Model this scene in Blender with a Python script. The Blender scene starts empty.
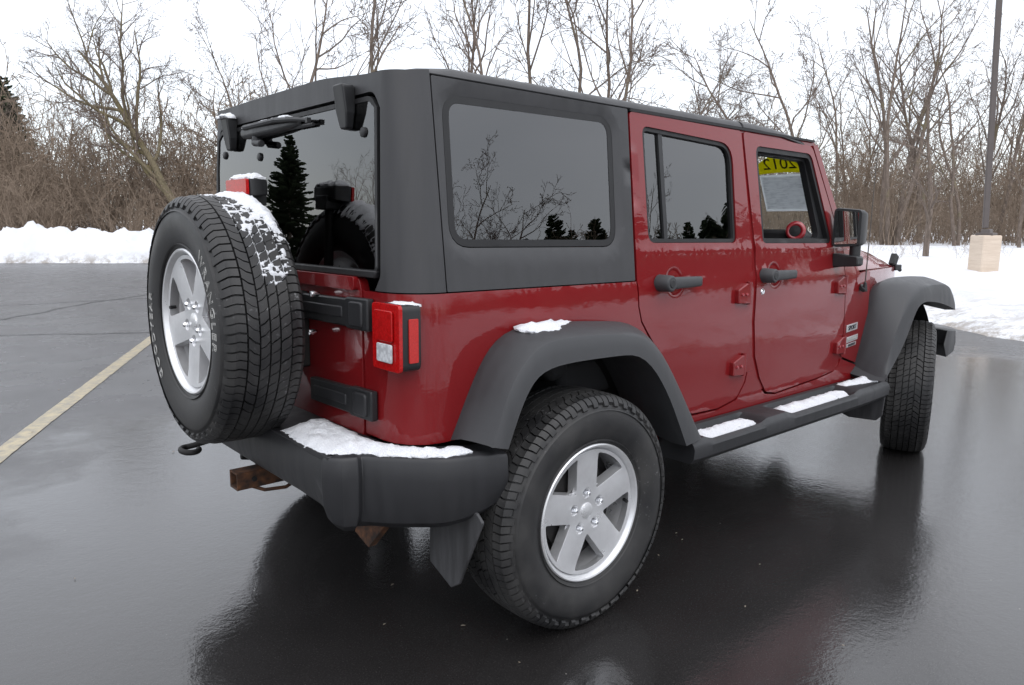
import bpy, bmesh, math, random
import numpy as np
from mathutils import Vector, Matrix, noise
from mathutils.geometry import delaunay_2d_cdt

PI = math.pi
rnd = random.Random(7)
SC = bpy.context.scene
COL = SC.collection

# ------------------------------------------------------------------ camera
CAM = Vector((-1.733, -2.506, 1.330))
YAW, PITCH, ROLL, FPX = 0.8490, -0.154, 0.0098, 739.6
cd = bpy.data.cameras.new("camera")
cam = bpy.data.objects.new("camera", cd)
COL.objects.link(cam)
_f = Vector((math.cos(YAW)*math.cos(PITCH), math.sin(YAW)*math.cos(PITCH), math.sin(PITCH)))
_r = Vector((math.sin(YAW), -math.cos(YAW), 0))
_u = _r.cross(_f)
_r2 = math.cos(ROLL)*_r + math.sin(ROLL)*_u
_u2 = _r2.cross(_f)
cam.matrix_world = Matrix(((_r2.x, _u2.x, -_f.x, CAM.x), (_r2.y, _u2.y, -_f.y, CAM.y),
                           (_r2.z, _u2.z, -_f.z, CAM.z), (0, 0, 0, 1)))
cd.sensor_width = 36.0
cd.lens = FPX/1024*36.0
cd.clip_start, cd.clip_end = 0.05, 1000
SC.camera = cam

# ------------------------------------------------------------------ sky, sun, exposure
W = bpy.data.worlds.new("World")
SC.world = W
W.use_nodes = True
nt = W.node_tree
nt.nodes.clear()
def wn(t, **kw):
    n = nt.nodes.new(t)
    for k, v in kw.items(): setattr(n, k, v)
    return n
SUN_EL, SUN_ROT = math.radians(48), math.radians(200)
sky = wn('ShaderNodeTexSky', sky_type='NISHITA', sun_disc=False, sun_elevation=SUN_EL, sun_rotation=SUN_ROT)
bg1 = wn('ShaderNodeBackground'); bg1.inputs[1].default_value = 0.06
tc = wn('ShaderNodeTexCoord')
mp = wn('ShaderNodeMapping'); mp.inputs['Scale'].default_value = (1.0, 1.0, 2.6)
nz = wn('ShaderNodeTexNoise'); nz.inputs['Scale'].default_value = 2.2; nz.inputs['Detail'].default_value = 5
rp = wn('ShaderNodeValToRGB')
rp.color_ramp.elements[0].position = 0.30; rp.color_ramp.elements[0].color = (0.86, 0.87, 0.89, 1)
rp.color_ramp.elements[1].position = 0.62; rp.color_ramp.elements[1].color = (1.0, 1.0, 1.02, 1)
bg2 = wn('ShaderNodeBackground'); bg2.inputs[1].default_value = 1.38
ad = wn('ShaderNodeAddShader'); ow = wn('ShaderNodeOutputWorld')
L = nt.links.new
L(sky.outputs[0], bg1.inputs[0]); L(tc.outputs['Generated'], mp.inputs[0]); L(mp.outputs[0], nz.inputs[0])
sep = wn('ShaderNodeSeparateXYZ'); L(tc.outputs['Generated'], sep.inputs[0])
er = wn('ShaderNodeMapRange'); er.inputs[1].default_value = 0.0; er.inputs[2].default_value = 0.75; er.inputs[3].default_value = 0.98; er.inputs[4].default_value = 1.75
L(sep.outputs[2], er.inputs[0]); L(er.outputs[0], bg2.inputs[1])
L(nz.outputs[0], rp.inputs[0]); L(rp.outputs[0], bg2.inputs[0])
L(bg1.outputs[0], ad.inputs[0]); L(bg2.outputs[0], ad.inputs[1]); L(ad.outputs[0], ow.inputs[0])
sl = bpy.data.lights.new("sun", 'SUN'); sl.energy = 0.6; sl.angle = math.radians(40); sl.color = (1, .97, .93)
so = bpy.data.objects.new("sun", sl); COL.objects.link(so)
sd = Vector((math.sin(SUN_ROT)*math.cos(SUN_EL), math.cos(SUN_ROT)*math.cos(SUN_EL), math.sin(SUN_EL)))
so.rotation_euler = sd.to_track_quat('Z', 'Y').to_euler()
SC.view_settings.view_transform = 'Standard'
SC.view_settings.look = 'None'
SC.view_settings.exposure = 0.0
SC.view_settings.gamma = 1.0
SC.render.engine = 'CYCLES'
SC.cycles.max_bounces = 10
SC.cycles.transparent_max_bounces = 16
SC.cycles.use_denoising = True

# ------------------------------------------------------------------ materials
MATS = {}
class NT:
    def __init__(s, name):
        s.m = bpy.data.materials.new(name); s.m.use_nodes = True
        s.t = s.m.node_tree; s.t.nodes.clear()
        s.out = s.t.nodes.new('ShaderNodeOutputMaterial')
        MATS[name] = s.m
    def n(s, t, ins=None, **kw):
        x = s.t.nodes.new(t)
        for k, v in kw.items(): setattr(x, k, v)
        for k, v in (ins or {}).items():
            if hasattr(v, 'is_linked') or isinstance(v, bpy.types.NodeSocket): s.t.links.new(v, x.inputs[k])
            else: x.inputs[k].default_value = v
        return x
    def pos(s): return s.n('ShaderNodeNewGeometry').outputs['Position']
    def obj(s): return s.n('ShaderNodeTexCoord').outputs['Object']
    def noise(s, vec, scale, detail=4, rough=.55, dist=0):
        return s.n('ShaderNodeTexNoise', {'Vector': vec, 'Scale': scale, 'Detail': detail, 'Roughness': rough, 'Distortion': dist}).outputs[0]
    def ramp(s, fac, stops):
        r = s.n('ShaderNodeValToRGB', {0: fac})
        e = r.color_ramp.elements
        while len(e) < len(stops): e.new(.5)
        for k, (p, c) in enumerate(stops):
            e[k].position = p
            e[k].color = (c, c, c, 1) if isinstance(c, (int, float)) else (*c, 1)
        return r.outputs[0]
    def mix(s, fac, a, b):
        x = s.n('ShaderNodeMix', data_type='RGBA')
        for k, v in ((0, fac), (6, a), (7, b)):
            if isinstance(v, bpy.types.NodeSocket): s.t.links.new(v, x.inputs[k])
            else: x.inputs[k].default_value = v if not isinstance(v, tuple) or len(v) == 4 else (*v, 1)
        return x.outputs[2]
    def math(s, op, a, b=0.0, c=None):
        x = s.n('ShaderNodeMath', {0: a, 1: b}, operation=op)
        return x.outputs[0]
    def bump(s, h, strength=.3, dist=.01, normal=None):
        i = {'Height': h, 'Strength': strength, 'Distance': dist}
        if normal is not None: i['Normal'] = normal
        return s.n('ShaderNodeBump', i).outputs[0]
    def bsdf(s, **kw):
        ins = {}
        for k, v in kw.items():
            k = {'color': 'Base Color', 'rough': 'Roughness', 'metal': 'Metallic', 'coat': 'Coat Weight', 'coat_rough': 'Coat Roughness',
                 'spec': 'Specular IOR Level', 'normal': 'Normal', 'coat_normal': 'Coat Normal', 'sss': 'Subsurface Weight', 'ior': 'IOR', 'trans': 'Transmission Weight', 'alpha': 'Alpha'}[k]
            if isinstance(v, tuple) and len(v) == 3: v = (*v, 1)
            ins[k] = v
        b = s.n('ShaderNodeBsdfPrincipled', ins)
        s.t.links.new(b.outputs[0], s.out.inputs[0])
        return b

def m_paint():
    s = NT('red_paint')
    p = s.obj()
    fl = s.noise(p, 900, 1)
    col = s.mix(s.ramp(fl, [(.35, 0.0), (.7, 1.0)]), (.150, .0052, .0070), (.197, .0080, .0102))
    spot = s.noise(p, 9, 4)
    cr = s.ramp(spot, [(.4, .015), (.75, .05)])
    drops = s.n('ShaderNodeTexVoronoi', {'Vector': p, 'Scale': 130.0}).outputs[0]
    wav = s.noise(p, 3.5, 2)
    st_ = s.noise(s.n('ShaderNodeMapping', {0: p, 'Scale': (5, 5, 15)}).outputs[0], 1.4, 3, .55, .6)
    nb = s.bump(st_, .05, .012, s.bump(wav, .06, .02))
    s.bsdf(color=col, rough=.5, metal=.0, coat=1.0, coat_rough=cr, coat_normal=nb, spec=.08).inputs['Coat IOR'].default_value = 1.46
m_paint()
def plastic(name, c, rough, bs=.12, scale=700, streak=.12):
    s = NT(name); p = s.obj()
    n1 = s.noise(p, scale, 2)
    mpn = s.n('ShaderNodeMapping', {0: p, 'Scale': (9, 9, 1.2)}).outputs[0]
    n2 = s.noise(mpn, 3, 4)
    a = tuple(x*(1-streak) for x in c); b = tuple(x*(1+streak) for x in c)
    col = s.mix(s.ramp(n2, [(.35, 0.), (.65, 1.)]), a, b)
    rr = s.ramp(n2, [(.3, rough-.07), (.7, rough+.08)])
    s.bsdf(color=col, rough=rr, normal=s.bump(n1, bs, .0006), spec=.45)
plastic('hardtop_plastic', (.037, .0372, .0395), .50, .3, 700, .11)
plastic('flare_plastic', (.041, .042, .045), .50, .25, 700, .08)
plastic('bumper_plastic', (.020, .0203, .0225), .46, .25, 700)
plastic('black_plastic', (.016, .0165, .018), .45, .1)
plastic('flap_rubber', (.05, .05, .053), .6, .2, 300, .35)
plastic('gasket_rubber', (.010, .010, .011), .55, .05)
plastic('dark_interior', (.018, .018, .02), .7, .1)
plastic('seat_cloth', (.03, .03, .032), .9, .2, 400)
plastic('chassis_black', (.012, .011, .011), .7, .2, 60, .4)
def m_rubber():
    s = NT('tyre_rubber'); p = s.obj()
    n = s.noise(p, 6, 5); n2 = s.noise(p, 260, 2)
    col = s.mix(s.ramp(n, [(.38, 0.), (.68, 1.)]), (.017, .017, .018), (.045, .044, .043))
    fl = s.math('MULTIPLY', s.ramp(s.noise(p, 75, 3, .7), [(.62, 0.), (.70, 1.)]), s.ramp(s.noise(p, 4.5, 3), [(.50, 0.), (.66, .7)]))
    col = s.mix(fl, col, (.22, .22, .225))
    s.bsdf(color=col, rough=s.ramp(n, [(.3, .36), (.7, .68)]), normal=s.bump(n2, .25, .001), spec=.4)
m_rubber()
def m_alloy():
    s = NT('alloy'); p = s.obj()
    n = s.noise(p, 14, 4)
    col = s.mix(s.ramp(n, [(.4, 0.), (.7, 1.)]), (.80, .805, .815), (.70, .70, .71))
    s.bsdf(color=col, rough=s.ramp(n, [(.3, .26), (.7, .40)]), metal=.72)
m_alloy()
def simple(name, c, rough=.5, metal=0., coat=0., spec=.5, var=.15, sc=20.):
    s = NT(name); p = s.obj(); n = s.noise(p, sc, 3)
    a = tuple(x*(1-var) for x in c); b = tuple(min(1, x*(1+var)) for x in c)
    s.bsdf(color=s.mix(n, a, b), rough=rough, metal=metal, coat=coat, spec=spec)
simple('chrome', (.75, .76, .78), .15, 1.0, var=.03)
simple('steel_dark', (.12, .11, .10), .5, .8)
simple('white_letter', (.40, .40, .385), .6, var=.25, sc=60)
simple('dark_letter', (.03, .03, .035), .5)
simple('badge_silver', (.62, .61, .62), .3, .5, var=.05)
simple('red_trim', (.30, .015, .022), .3, 0., 1.)
simple('snow_ice', (.8, .82, .85), .35)
def m_rust():
    s = NT('rust'); p = s.obj(); n = s.noise(p, 30, 6)
    s.bsdf(color=s.ramp(n, [(.35, (.025, .016, .012)), (.55, (.09, .038, .018)), (.75, (.20, .085, .035))]), rough=.85, normal=s.bump(n, .4, .004))
m_rust()
def m_paper():
    s = NT('printed_sheet'); p = s.obj()
    mpn = s.n('ShaderNodeMapping', {0: p, 'Scale': (0, 22, 150)}).outputs[0]
    n = s.noise(mpn, 1.0, 2)
    n2 = s.noise(p, 24, 2)
    f = s.math('MULTIPLY', s.ramp(n, [(.42, 0.), (.58, .55)]), s.ramp(n2, [(.4, .3), (.6, 1.)]))
    c = s.mix(f, (.95, .955, .96), (.62, .63, .645))
    d = s.n('ShaderNodeBsdfDiffuse', {0: c}); t = s.n('ShaderNodeBsdfTranslucent', {0: c})
    s.t.links.new(s.n('ShaderNodeMixShader', {0: .8, 1: d.outputs[0], 2: t.outputs[0]}).outputs[0], s.out.inputs[0])
m_paper()
def m_film():
    s = NT('sticker_yellow'); c = s.mix(s.noise(s.obj(), 12, 2), (.84, .80, .05), (.76, .72, .05))
    d = s.n('ShaderNodeBsdfDiffuse', {0: c}); t = s.n('ShaderNodeBsdfTranslucent', {0: c})
    s.t.links.new(s.n('ShaderNodeMixShader', {0: .65, 1: d.outputs[0], 2: t.outputs[0]}).outputs[0], s.out.inputs[0])
m_film()
def m_white_film():
    s = NT('sheet_white'); c = s.mix(.5, (.85, .86, .88), (.85, .86, .88))
    d = s.n('ShaderNodeBsdfDiffuse', {0: c}); t = s.n('ShaderNodeBsdfTranslucent', {0: c})
    s.t.links.new(s.n('ShaderNodeMixShader', {0: .8, 1: d.outputs[0], 2: t.outputs[0]}).outputs[0], s.out.inputs[0])
m_white_film()
def m_lens(name, c, dark, scale):
    s = NT(name); p = s.obj()
    v = s.n('ShaderNodeTexVoronoi', {'Vector': p, 'Scale': scale}, feature='F1', distance='CHEBYCHEV').outputs[0]
    s.bsdf(color=s.mix(s.ramp(v, [(.2, 0.), (.6, 1.)]), c, dark), rough=.22, coat=.35, coat_rough=.04, normal=s.bump(v, .05, .001), spec=.25)
m_lens('red_lens', (.46, .007, .008), (.34, .005, .005), 120)
m_lens('red_reflector', (.48, .018, .014), (.40, .012, .010), 200)
m_lens('white_lens', (.62, .64, .66), (.42, .43, .45), 70)
def glass(name, tint, ior=1.5, rough=0.0, wav=0.0):
    s = NT(name)
    tr = s.n('ShaderNodeBsdfTransparent', {0: (*tint, 1)})
    gl = s.n('ShaderNodeBsdfGlossy', {'Color': (1, 1, 1, 1), 'Roughness': rough})
    fr = s.n('ShaderNodeFresnel', {'IOR': ior})
    if wav:
        nb = s.bump(s.noise(s.obj(), 2.6, 2), wav, .02)
        s.t.links.new(nb, gl.inputs['Normal']); s.t.links.new(nb, fr.inputs['Normal'])
    mx = s.n('ShaderNodeMixShader', {0: fr.outputs[0], 1: tr.outputs[0], 2: gl.outputs[0]})
    s.t.links.new(mx.outputs[0], s.out.inputs[0])
glass('tinted_glass', (.33, .33, .34), 1.95, 0.0, .045)
glass('clear_glass', (.93, .95, .94), 1.5)
def m_mirror():
    s = NT('mirror_glass'); s.bsdf(color=(.8, .8, .8), metal=1.0, rough=.02)
m_mirror()
def m_snow():
    s = NT('snow'); p = s.pos()
    n = s.noise(p, 40, 5, .65); n2 = s.noise(p, 300, 2); n3 = s.noise(p, .6, 4)
    d = s.ramp(s.noise(p, 2.2, 6, .7), [(.66, 0.), (.76, 1.)])
    col = s.mix(s.ramp(n3, [(.35, 0.), (.65, 1.)]), (.60, .615, .645), (.71, .72, .745))
    zz = s.n('ShaderNodeSeparateXYZ', {0: p}).outputs[2]
    low = s.math('MULTIPLY', s.ramp(zz, [(.02, 1.), (.42, 0.)]), s.ramp(s.noise(p, 2.6, 6, .78), [(.44, 0.), (.58, .9)]))
    col = s.mix(low, col, (.26, .23, .20))
    col = s.mix(s.math('MULTIPLY', d, .14), col, (.38, .34, .30))
    b = s.bump(n2, .2, .004, s.bump(n, .35, .03))
    s.bsdf(color=col, rough=.75, normal=b, spec=.25)
m_snow()
def m_carsnow():
    s = NT('clinging_snow'); p = s.pos()
    n = s.noise(p, 160, 4, .65)
    s.bsdf(color=s.mix(s.ramp(s.noise(p, 320, 3, .7), [(.35, 0.), (.65, 1.)]), (.62, .64, .68), (.80, .81, .83)), rough=.7, normal=s.bump(n, .7, .007), spec=.25)
m_carsnow()
def m_asphalt():
    s = NT('wet_asphalt'); p = s.pos()
    big = s.noise(p, .35, 4); mid = s.noise(p, 1.7, 5, .6); grit = s.noise(p, 170, 3, .75)
    vor = s.n('ShaderNodeTexVoronoi', {'Vector': p, 'Scale': 150.0}).outputs[0]
    # standing water round the car, damp and duller farther off
    dx = s.n('ShaderNodeVectorMath', {0: p, 1: (2.4, -1.8, 0)}, operation='DISTANCE').outputs['Value']
    edge = s.math('ADD', s.math('MULTIPLY', dx, .11), s.math('ADD', s.math('MULTIPLY', s.noise(p, .55, 5, .6), .55), s.math('MULTIPLY', mid, .18)))
    damp = s.ramp(edge, [(.92, 0.), (1.30, 1.)])
    b1 = s.mix(s.ramp(mid, [(.3, 0.), (.7, 1.)]), (.010, .009, .009), (.017, .0155, .0155))
    b2 = s.mix(s.ramp(mid, [(.3, 0.), (.7, 1.)]), (.040, .040, .042), (.070, .070, .074))
    base = s.mix(damp, b1, b2)
    base = s.mix(s.ramp(grit, [(.58, 0.), (.72, .6)]), base, s.mix(damp, (.075, .071, .067), (.15, .148, .145)))
    base = s.mix(s.ramp(s.n('ShaderNodeTexVoronoi', {'Vector': p, 'Scale': 8.0}).outputs[0], [(.012, 1.), (.022, 0.)]), base, (.24, .23, .21))
    base = s.mix(s.ramp(s.n('ShaderNodeTexVoronoi', {'Vector': p, 'Scale': 31.0}).outputs[0], [(.03, .8), (.05, 0.)]), base, (.12, .115, .11))
    wet = s.ramp(s.math('ADD', s.math('MULTIPLY', big, .6), s.math('MULTIPLY', mid, .4)), [(.38, .02), (.68, .10)])
    rr = s.math('ADD', wet, s.math('MULTIPLY', damp, .22))
    fine = s.math('ADD', s.math('MULTIPLY', vor, .5), grit)
    amp = s.math('ADD', .09, s.math('MULTIPLY', damp, .36))
    nb = s.bump(fine, .14, .003)
    cb = s.n('ShaderNodeBump', {'Height': fine, 'Strength': amp, 'Distance': .0024, 'Normal': s.bump(s.noise(p, 52, 3, .6), .15, .0028, s.bump(s.noise(p, 13, 4, .6), .17, .006))}).outputs[0]
    cw = s.math('SUBTRACT', 1.0, s.math('MULTIPLY', damp, .42))
    b = s.bsdf(color=base, rough=.65, normal=nb, spec=.15, coat=cw, coat_rough=rr, coat_normal=cb)
    b.inputs['Coat IOR'].default_value = 1.62
m_asphalt()
def m_line():
    s = NT('worn_yellow_paint'); p = s.pos()
    n = s.noise(p, 14, 6, .75); g = s.noise(p, 160, 2)
    f = s.math('ADD', s.math('MULTIPLY', n, .75), s.math('MULTIPLY', g, .25))
    s.bsdf(color=s.mix(s.ramp(f, [(.42, 0.), (.6, 1.)]), (.36, .29, .15), (.12, .105, .08)), rough=.5, coat=.6, coat_rough=.3)
m_line()
def m_tar():
    s = NT('crack_tar'); s.bsdf(color=(.022, .022, .022), rough=.5, normal=s.bump(s.noise(s.pos(), 60, 3), .3, .004))
m_tar()
def m_bark(name, a, b, c):
    s = NT(name); p = s.obj()
    mpn = s.n('ShaderNodeMapping', {0: p, 'Scale': (14, 14, 2.5)}).outputs[0]
    n = s.noise(mpn, 1.5, 5, .7); mo = s.noise(p, .9, 3)
    col = s.mix(s.ramp(n, [(.35, 0.), (.65, 1.)]), a, b)
    col = s.mix(s.ramp(mo, [(.55, 0.), (.72, .8)]), col, c)
    s.bsdf(color=col, rough=.95, spec=.1, normal=s.bump(n, .8, .03))
m_bark('bark', (.10, .08, .066), (.23, .185, .155), (.19, .17, .09))
m_bark('mossy_bark', (.10, .083, .058), (.22, .185, .12), (.24, .205, .095))
m_bark('twig_bark', (.125, .098, .082), (.23, .185, .16), (.16, .14, .11))
m_bark('brush_bark', (.165, .125, .094), (.31, .245, .19), (.23, .175, .13))
def m_needles():
    s = NT('spruce_needles'); p = s.obj(); n = s.noise(p, 3, 4)
    s.bsdf(color=s.mix(s.ramp(n, [(.35, 0.), (.65, 1.)]), (.02, .032, .018), (.055, .075, .04)), rough=.8, spec=.2)
m_needles()
def m_conc():
    s = NT('concrete'); p = s.obj()
    mpn = s.n('ShaderNodeMapping', {0: p, 'Scale': (1, 1, 9)}).outputs[0]
    n = s.noise(mpn, 2.2, 5, .7); n2 = s.noise(p, 40, 3)
    s.bsdf(color=s.mix(s.ramp(n, [(.3, 0.), (.7, 1.)]), (.52, .42, .33), (.66, .56, .46)), rough=.9, normal=s.bump(n2, .3, .01))
m_conc()
simple('pole_brown', (.10, .085, .08), .55, .2, var=.25, sc=4)
simple('dead_leaf', (.26, .22, .17), .8, var=.5, sc=200)

# ------------------------------------------------------------------ mesh kit
def inpoly(p, poly):
    x, y = p; c = False; n = len(poly); j = n-1
    for i in range(n):
        xi, yi = poly[i]; xj, yj = poly[j]
        if (yi > y) != (yj > y) and x < (xj-xi)*(y-yi)/(yj-yi)+xi: c = not c
        j = i
    return c
def edist(p, poly):
    px, py = p; best = 1e9; n = len(poly)
    for i in range(n):
        ax, ay = poly[i]; bx, by = poly[(i+1) % n]
        dx, dy = bx-ax, by-ay; l = dx*dx+dy*dy
        t = 0 if l == 0 else max(0, min(1, ((px-ax)*dx+(py-ay)*dy)/l))
        d = math.hypot(px-ax-t*dx, py-ay-t*dy)
        if d < best: best = d
    return best
def rpoly(pts, r, seg=5):
    """round the corners of a polygon; r number or list"""
    out = []; n = len(pts)
    for i, p in enumerate(pts):
        ri = r[i] if isinstance(r, (list, tuple)) else r
        p = Vector(p[:2]); a = Vector(pts[i-1][:2])-p; b = Vector(pts[(i+1) % n][:2])-p
        la, lb = a.length, b.length
        if ri <= 0 or la < 1e-6 or lb < 1e-6: out.append(tuple(p)); continue
        a.normalize(); b.normalize()
        ang = a.angle(b, PI)
        if ang > PI-.05: out.append(tuple(p)); continue
        t = min(ri/math.tan(ang/2), la*.48, lb*.48)
        p0, p1 = p+a*t, p+b*t
        for k in range(seg+1):
            u = k/seg
            q = p0*(1-u)**2+p*2*u*(1-u)+p1*u*u
            out.append((q.x, q.y))
    return out
def densify(poly, mx):
    out = []; n = len(poly)
    for i in range(n):
        a = poly[i]; b = poly[(i+1) % n]
        k = max(1, int(math.ceil(math.dist(a, b)/mx)))
        for j in range(k): out.append((a[0]+(b[0]-a[0])*j/k, a[1]+(b[1]-a[1])*j/k))
    return out
def cdt(outline, holes, grid, extra=()):
    loops = [densify(outline, grid*1.2)]+[densify(h, grid*1.2) for h in holes]
    V = []; Ed = []
    for lp in loops:
        s = len(V); V += lp
        Ed += [(s+i, s+(i+1) % len(lp)) for i in range(len(lp))]
    xs = [p[0] for p in outline]; ys_ = [p[1] for p in outline]
    nx = int((max(xs)-min(xs))/grid); ny = int((max(ys_)-min(ys_))/grid)
    pts = list(extra)
    for i in range(nx+1):
        for j in range(ny+1):
            pts.append((min(xs)+(i+.5)*grid, min(ys_)+(j+.5+(.25 if i % 2 else -.25))*grid))
    for p in pts:
        if inpoly(p, outline) and not any(inpoly(p, h) for h in holes):
            if min([edist(p, outline)]+[edist(p, h) for h in holes]) > grid*.4: V.append(p)
    r = delaunay_2d_cdt([Vector(v) for v in V], Ed, [], 0, 1e-6)
    vo = [(v.x, v.y) for v in r[0]]
    F = []
    for f in r[2]:
        c = (sum(vo[i][0] for i in f)/len(f), sum(vo[i][1] for i in f)/len(f))
        if inpoly(c, outline) and not any(inpoly(c, h) for h in holes): F.append(tuple(f))
    return vo, F
def boundary(F):
    d = {}
    for f in F:
        for i in range(len(f)):
            a, b = f[i], f[(i+1) % len(f)]
            if (b, a) in d: del d[(b, a)]
            else: d[(a, b)] = 1
    return list(d)

class MB:
    def __init__(s): s.v = []; s.f = []
    def add(s, v, f):
        o = len(s.v); s.v += [tuple(p) for p in v]; s.f += [tuple(i+o for i in q) for q in f]; return s
    def tf(s, M, start=0):
        for i in range(start, len(s.v)): s.v[i] = tuple(M @ Vector(s.v[i]))
        return s
    def box(s, c, d, M=None, taper=1.0):
        x, y, z = d[0]/2, d[1]/2, d[2]/2
        v = [(sx*x*(taper if sz > 0 else 1), sy*y*(taper if sz > 0 else 1), sz*z) for sx in (-1, 1) for sy in (-1, 1) for sz in (-1, 1)]
        if M is not None: v = [tuple(M @ Vector(p)) for p in v]
        v = [(p[0]+c[0], p[1]+c[1], p[2]+c[2]) for p in v]
        return s.add(v, [(0, 1, 3, 2), (4, 6, 7, 5), (0, 4, 5, 1), (2, 3, 7, 6), (0, 2, 6, 4), (1, 5, 7, 3)])
    def prism(s, poly, fn, a, b):
        """poly extruded between fn(u,v,a) and fn(u,v,b)"""
        n = len(poly)
        v = [fn(p[0], p[1], a) for p in poly]+[fn(p[0], p[1], b) for p in poly]
        f = [tuple(range(n)), tuple(range(2*n-1, n-1, -1))]+[(i, i+n, (i+1) % n+n, (i+1) % n) for i in range(n)]
        return s.add(v, f)
    def tube(s, pts, r, n=8, cap=True):
        pts = [Vector(p) for p in pts]; m = len(pts); V = []; F = []
        up = Vector((0, 0, 1))
        for i, p in enumerate(pts):
            t = (pts[min(i+1, m-1)]-pts[max(i-1, 0)])
            t = t.normalized() if t.length > 0 else Vector((0, 0, 1))
            a = t.cross(up)
            if a.length < .1: a = t.cross(Vector((1, 0, 0)))
            a.normalize(); b = t.cross(a)
            rr = r[i] if isinstance(r, (list, tuple)) else r
            for k in range(n):
                th = 2*PI*k/n
                V.append(p+a*rr*math.cos(th)+b*rr*math.sin(th))
        for i in range(m-1):
            for k in range(n):
                F.append((i*n+k, i*n+(k+1) % n, (i+1)*n+(k+1) % n, (i+1)*n+k))
        if cap: F += [tuple(range(n-1, -1, -1)), tuple(range((m-1)*n, m*n))]
        return s.add(V, F)
    def lathe(s, prof, n=64, axis='Y', closed=False):
        V = []; F = []; m = len(prof)
        for k in range(n):
            th = 2*PI*k/n
            for r, y in prof:
                a, b = r*math.cos(th), r*math.sin(th)
                V.append((a, y, b) if axis == 'Y' else ((y, a, b) if axis == 'X' else (a, b, y)))
        for k in range(n):
            k2 = (k+1) % n
            for i in range(m if closed else m-1):
                j = (i+1) % m
                F.append((k*m+i, k*m+j, k2*m+j, k2*m+i))
        return s.add(V, F)
    def loft(s, rows, closed_u=False, cap=False):
        m = len(rows); n = len(rows[0]); V = [p for r in rows for p in r]; F = []
        for i in range(m-1):
            for k in range(n if closed_u else n-1):
                F.append((i*n+k, i*n+(k+1) % n, (i+1)*n+(k+1) % n, (i+1)*n+k))
        if cap: F += [tuple(range(n-1, -1, -1)), tuple(range((m-1)*n, m*n))]
        return s.add(V, F)
    def panel(s, outline, fn, thick, holes=(), grid=.05, extra=(), depth=None):
        V2, F = cdt(outline, list(holes), grid, extra)
        top = []; bot = []
        for (u, v) in V2:
            e = 1e-3
            p = Vector(fn(u, v)); du = Vector(fn(u+e, v))-Vector(fn(u-e, v)); dv = Vector(fn(u, v+e))-Vector(fn(u, v-e))
            nn = du.cross(dv); nn.normalize()
            off = depth(u, v) if depth else 0.0
            top.append(p+nn*off); bot.append(p-nn*thick)
        n = len(V2)
        fs = list(F)+[tuple(i+n for i in reversed(f)) for f in F]
        for a, b in boundary(F): fs.append((b, a, a+n, b+n))
        return s.add(top+bot, fs)
    def build(s, name, mat, parent=None, bevel=0.0, seg=2, smooth=40, loc=None, M=None):
        me = bpy.data.meshes.new(name)
        me.from_pydata([tuple(p) for p in s.v], [], s.f)
        bm = bmesh.new(); bm.from_mesh(me)
        bmesh.ops.recalc_face_normals(bm, faces=bm.faces)
        bm.to_mesh(me); bm.free()
        me.polygons.foreach_set('use_smooth', [True]*len(me.polygons))
        me.set_sharp_from_angle(angle=math.radians(smooth))
        me.materials.append(MATS[mat])
        o = bpy.data.objects.new(name, me); COL.objects.link(o)
        if bevel:
            b = o.modifiers.new('bevel', 'BEVEL'); b.width = bevel; b.segments = seg; b.limit_method = 'ANGLE'; b.angle_limit = math.radians(38)
            b.harden_normals = False
        if parent is not None: o.parent = parent
        if loc is not None: o.location = loc
        if M is not None: o.matrix_local = M
        return o
def empty(name, loc=(0, 0, 0), parent=None):
    o = bpy.data.objects.new(name, None); o.location = loc; COL.objects.link(o); o.empty_display_size = .2
    if parent is not None: o.parent = parent
    return o
def tag(o, label=None, cat=None, group=None, kind=None):
    for k, v in (('label', label), ('category', cat), ('group', group), ('kind', kind)):
        if v: o[k] = v
    return o
def copy_tree(o, parent=None):
    c = o.copy(); COL.objects.link(c)
    if parent is not None: c.parent = parent
    for ch in list(o.children): copy_tree(ch, c)
    return c
def text_mesh(body, size, outline=None, extrude=0.0, space=1.0):
    cu = bpy.data.curves.new('lettering', 'FONT'); cu.body = body; cu.size = size; cu.align_x = 'CENTER'; cu.align_y = 'CENTER'
    cu.space_character = space; cu.resolution_u = 3
    if outline: cu.fill_mode = 'NONE'; cu.bevel_depth = outline; cu.bevel_resolution = 0
    else: cu.extrude = extrude
    ob = bpy.data.objects.new('tmp', cu); COL.objects.link(ob)
    bpy.context.view_layer.update()
    dg = bpy.context.evaluated_depsgraph_get()
    me = bpy.data.meshes.new_from_object(ob.evaluated_get(dg))
    V = [tuple(v.co) for v in me.vertices]; F = [tuple(p.vertices) for p in me.polygons]
    bpy.data.objects.remove(ob); bpy.data.meshes.remove(me); bpy.data.curves.remove(cu)
    return V, F

# ------------------------------------------------------------------ ground and lot
LOT = [(-60, 62.2), (20, 17), (14, 7.2), (10.25, 1.75), (9.0, .15), (8.3, -1.6), (6.9, -3.3), (4, -4.0), (-3, -4.15), (-12, -4.3), (-60, -5)]
def lot_dist(X, Y):
    P = np.stack([X, Y], -1); d = np.full(X.shape, 1e9); ins = np.zeros(X.shape, bool)
    n = len(LOT)
    for i in range(n):
        a = np.array(LOT[i], float); b = np.array(LOT[(i+1) % n], float)
        ab = b-a; t = np.clip(((P-a)@ab)/(ab@ab), 0, 1)
        d = np.minimum(d, np.linalg.norm(P-a-t[..., None]*ab, axis=-1))
        cond = (a[1] > Y) != (b[1] > Y)
        with np.errstate(divide='ignore', invalid='ignore'):
            xi = (b[0]-a[0])*(Y-a[1])/(b[1]-a[1])+a[0]
        ins ^= cond & (X < xi)
    return np.where(ins, -d, d)
def nz3(x, y, s, seed=0.0): return noise.fractal(Vector((x*s, y*s, seed)), 1.0, 2.0, 4)
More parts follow.
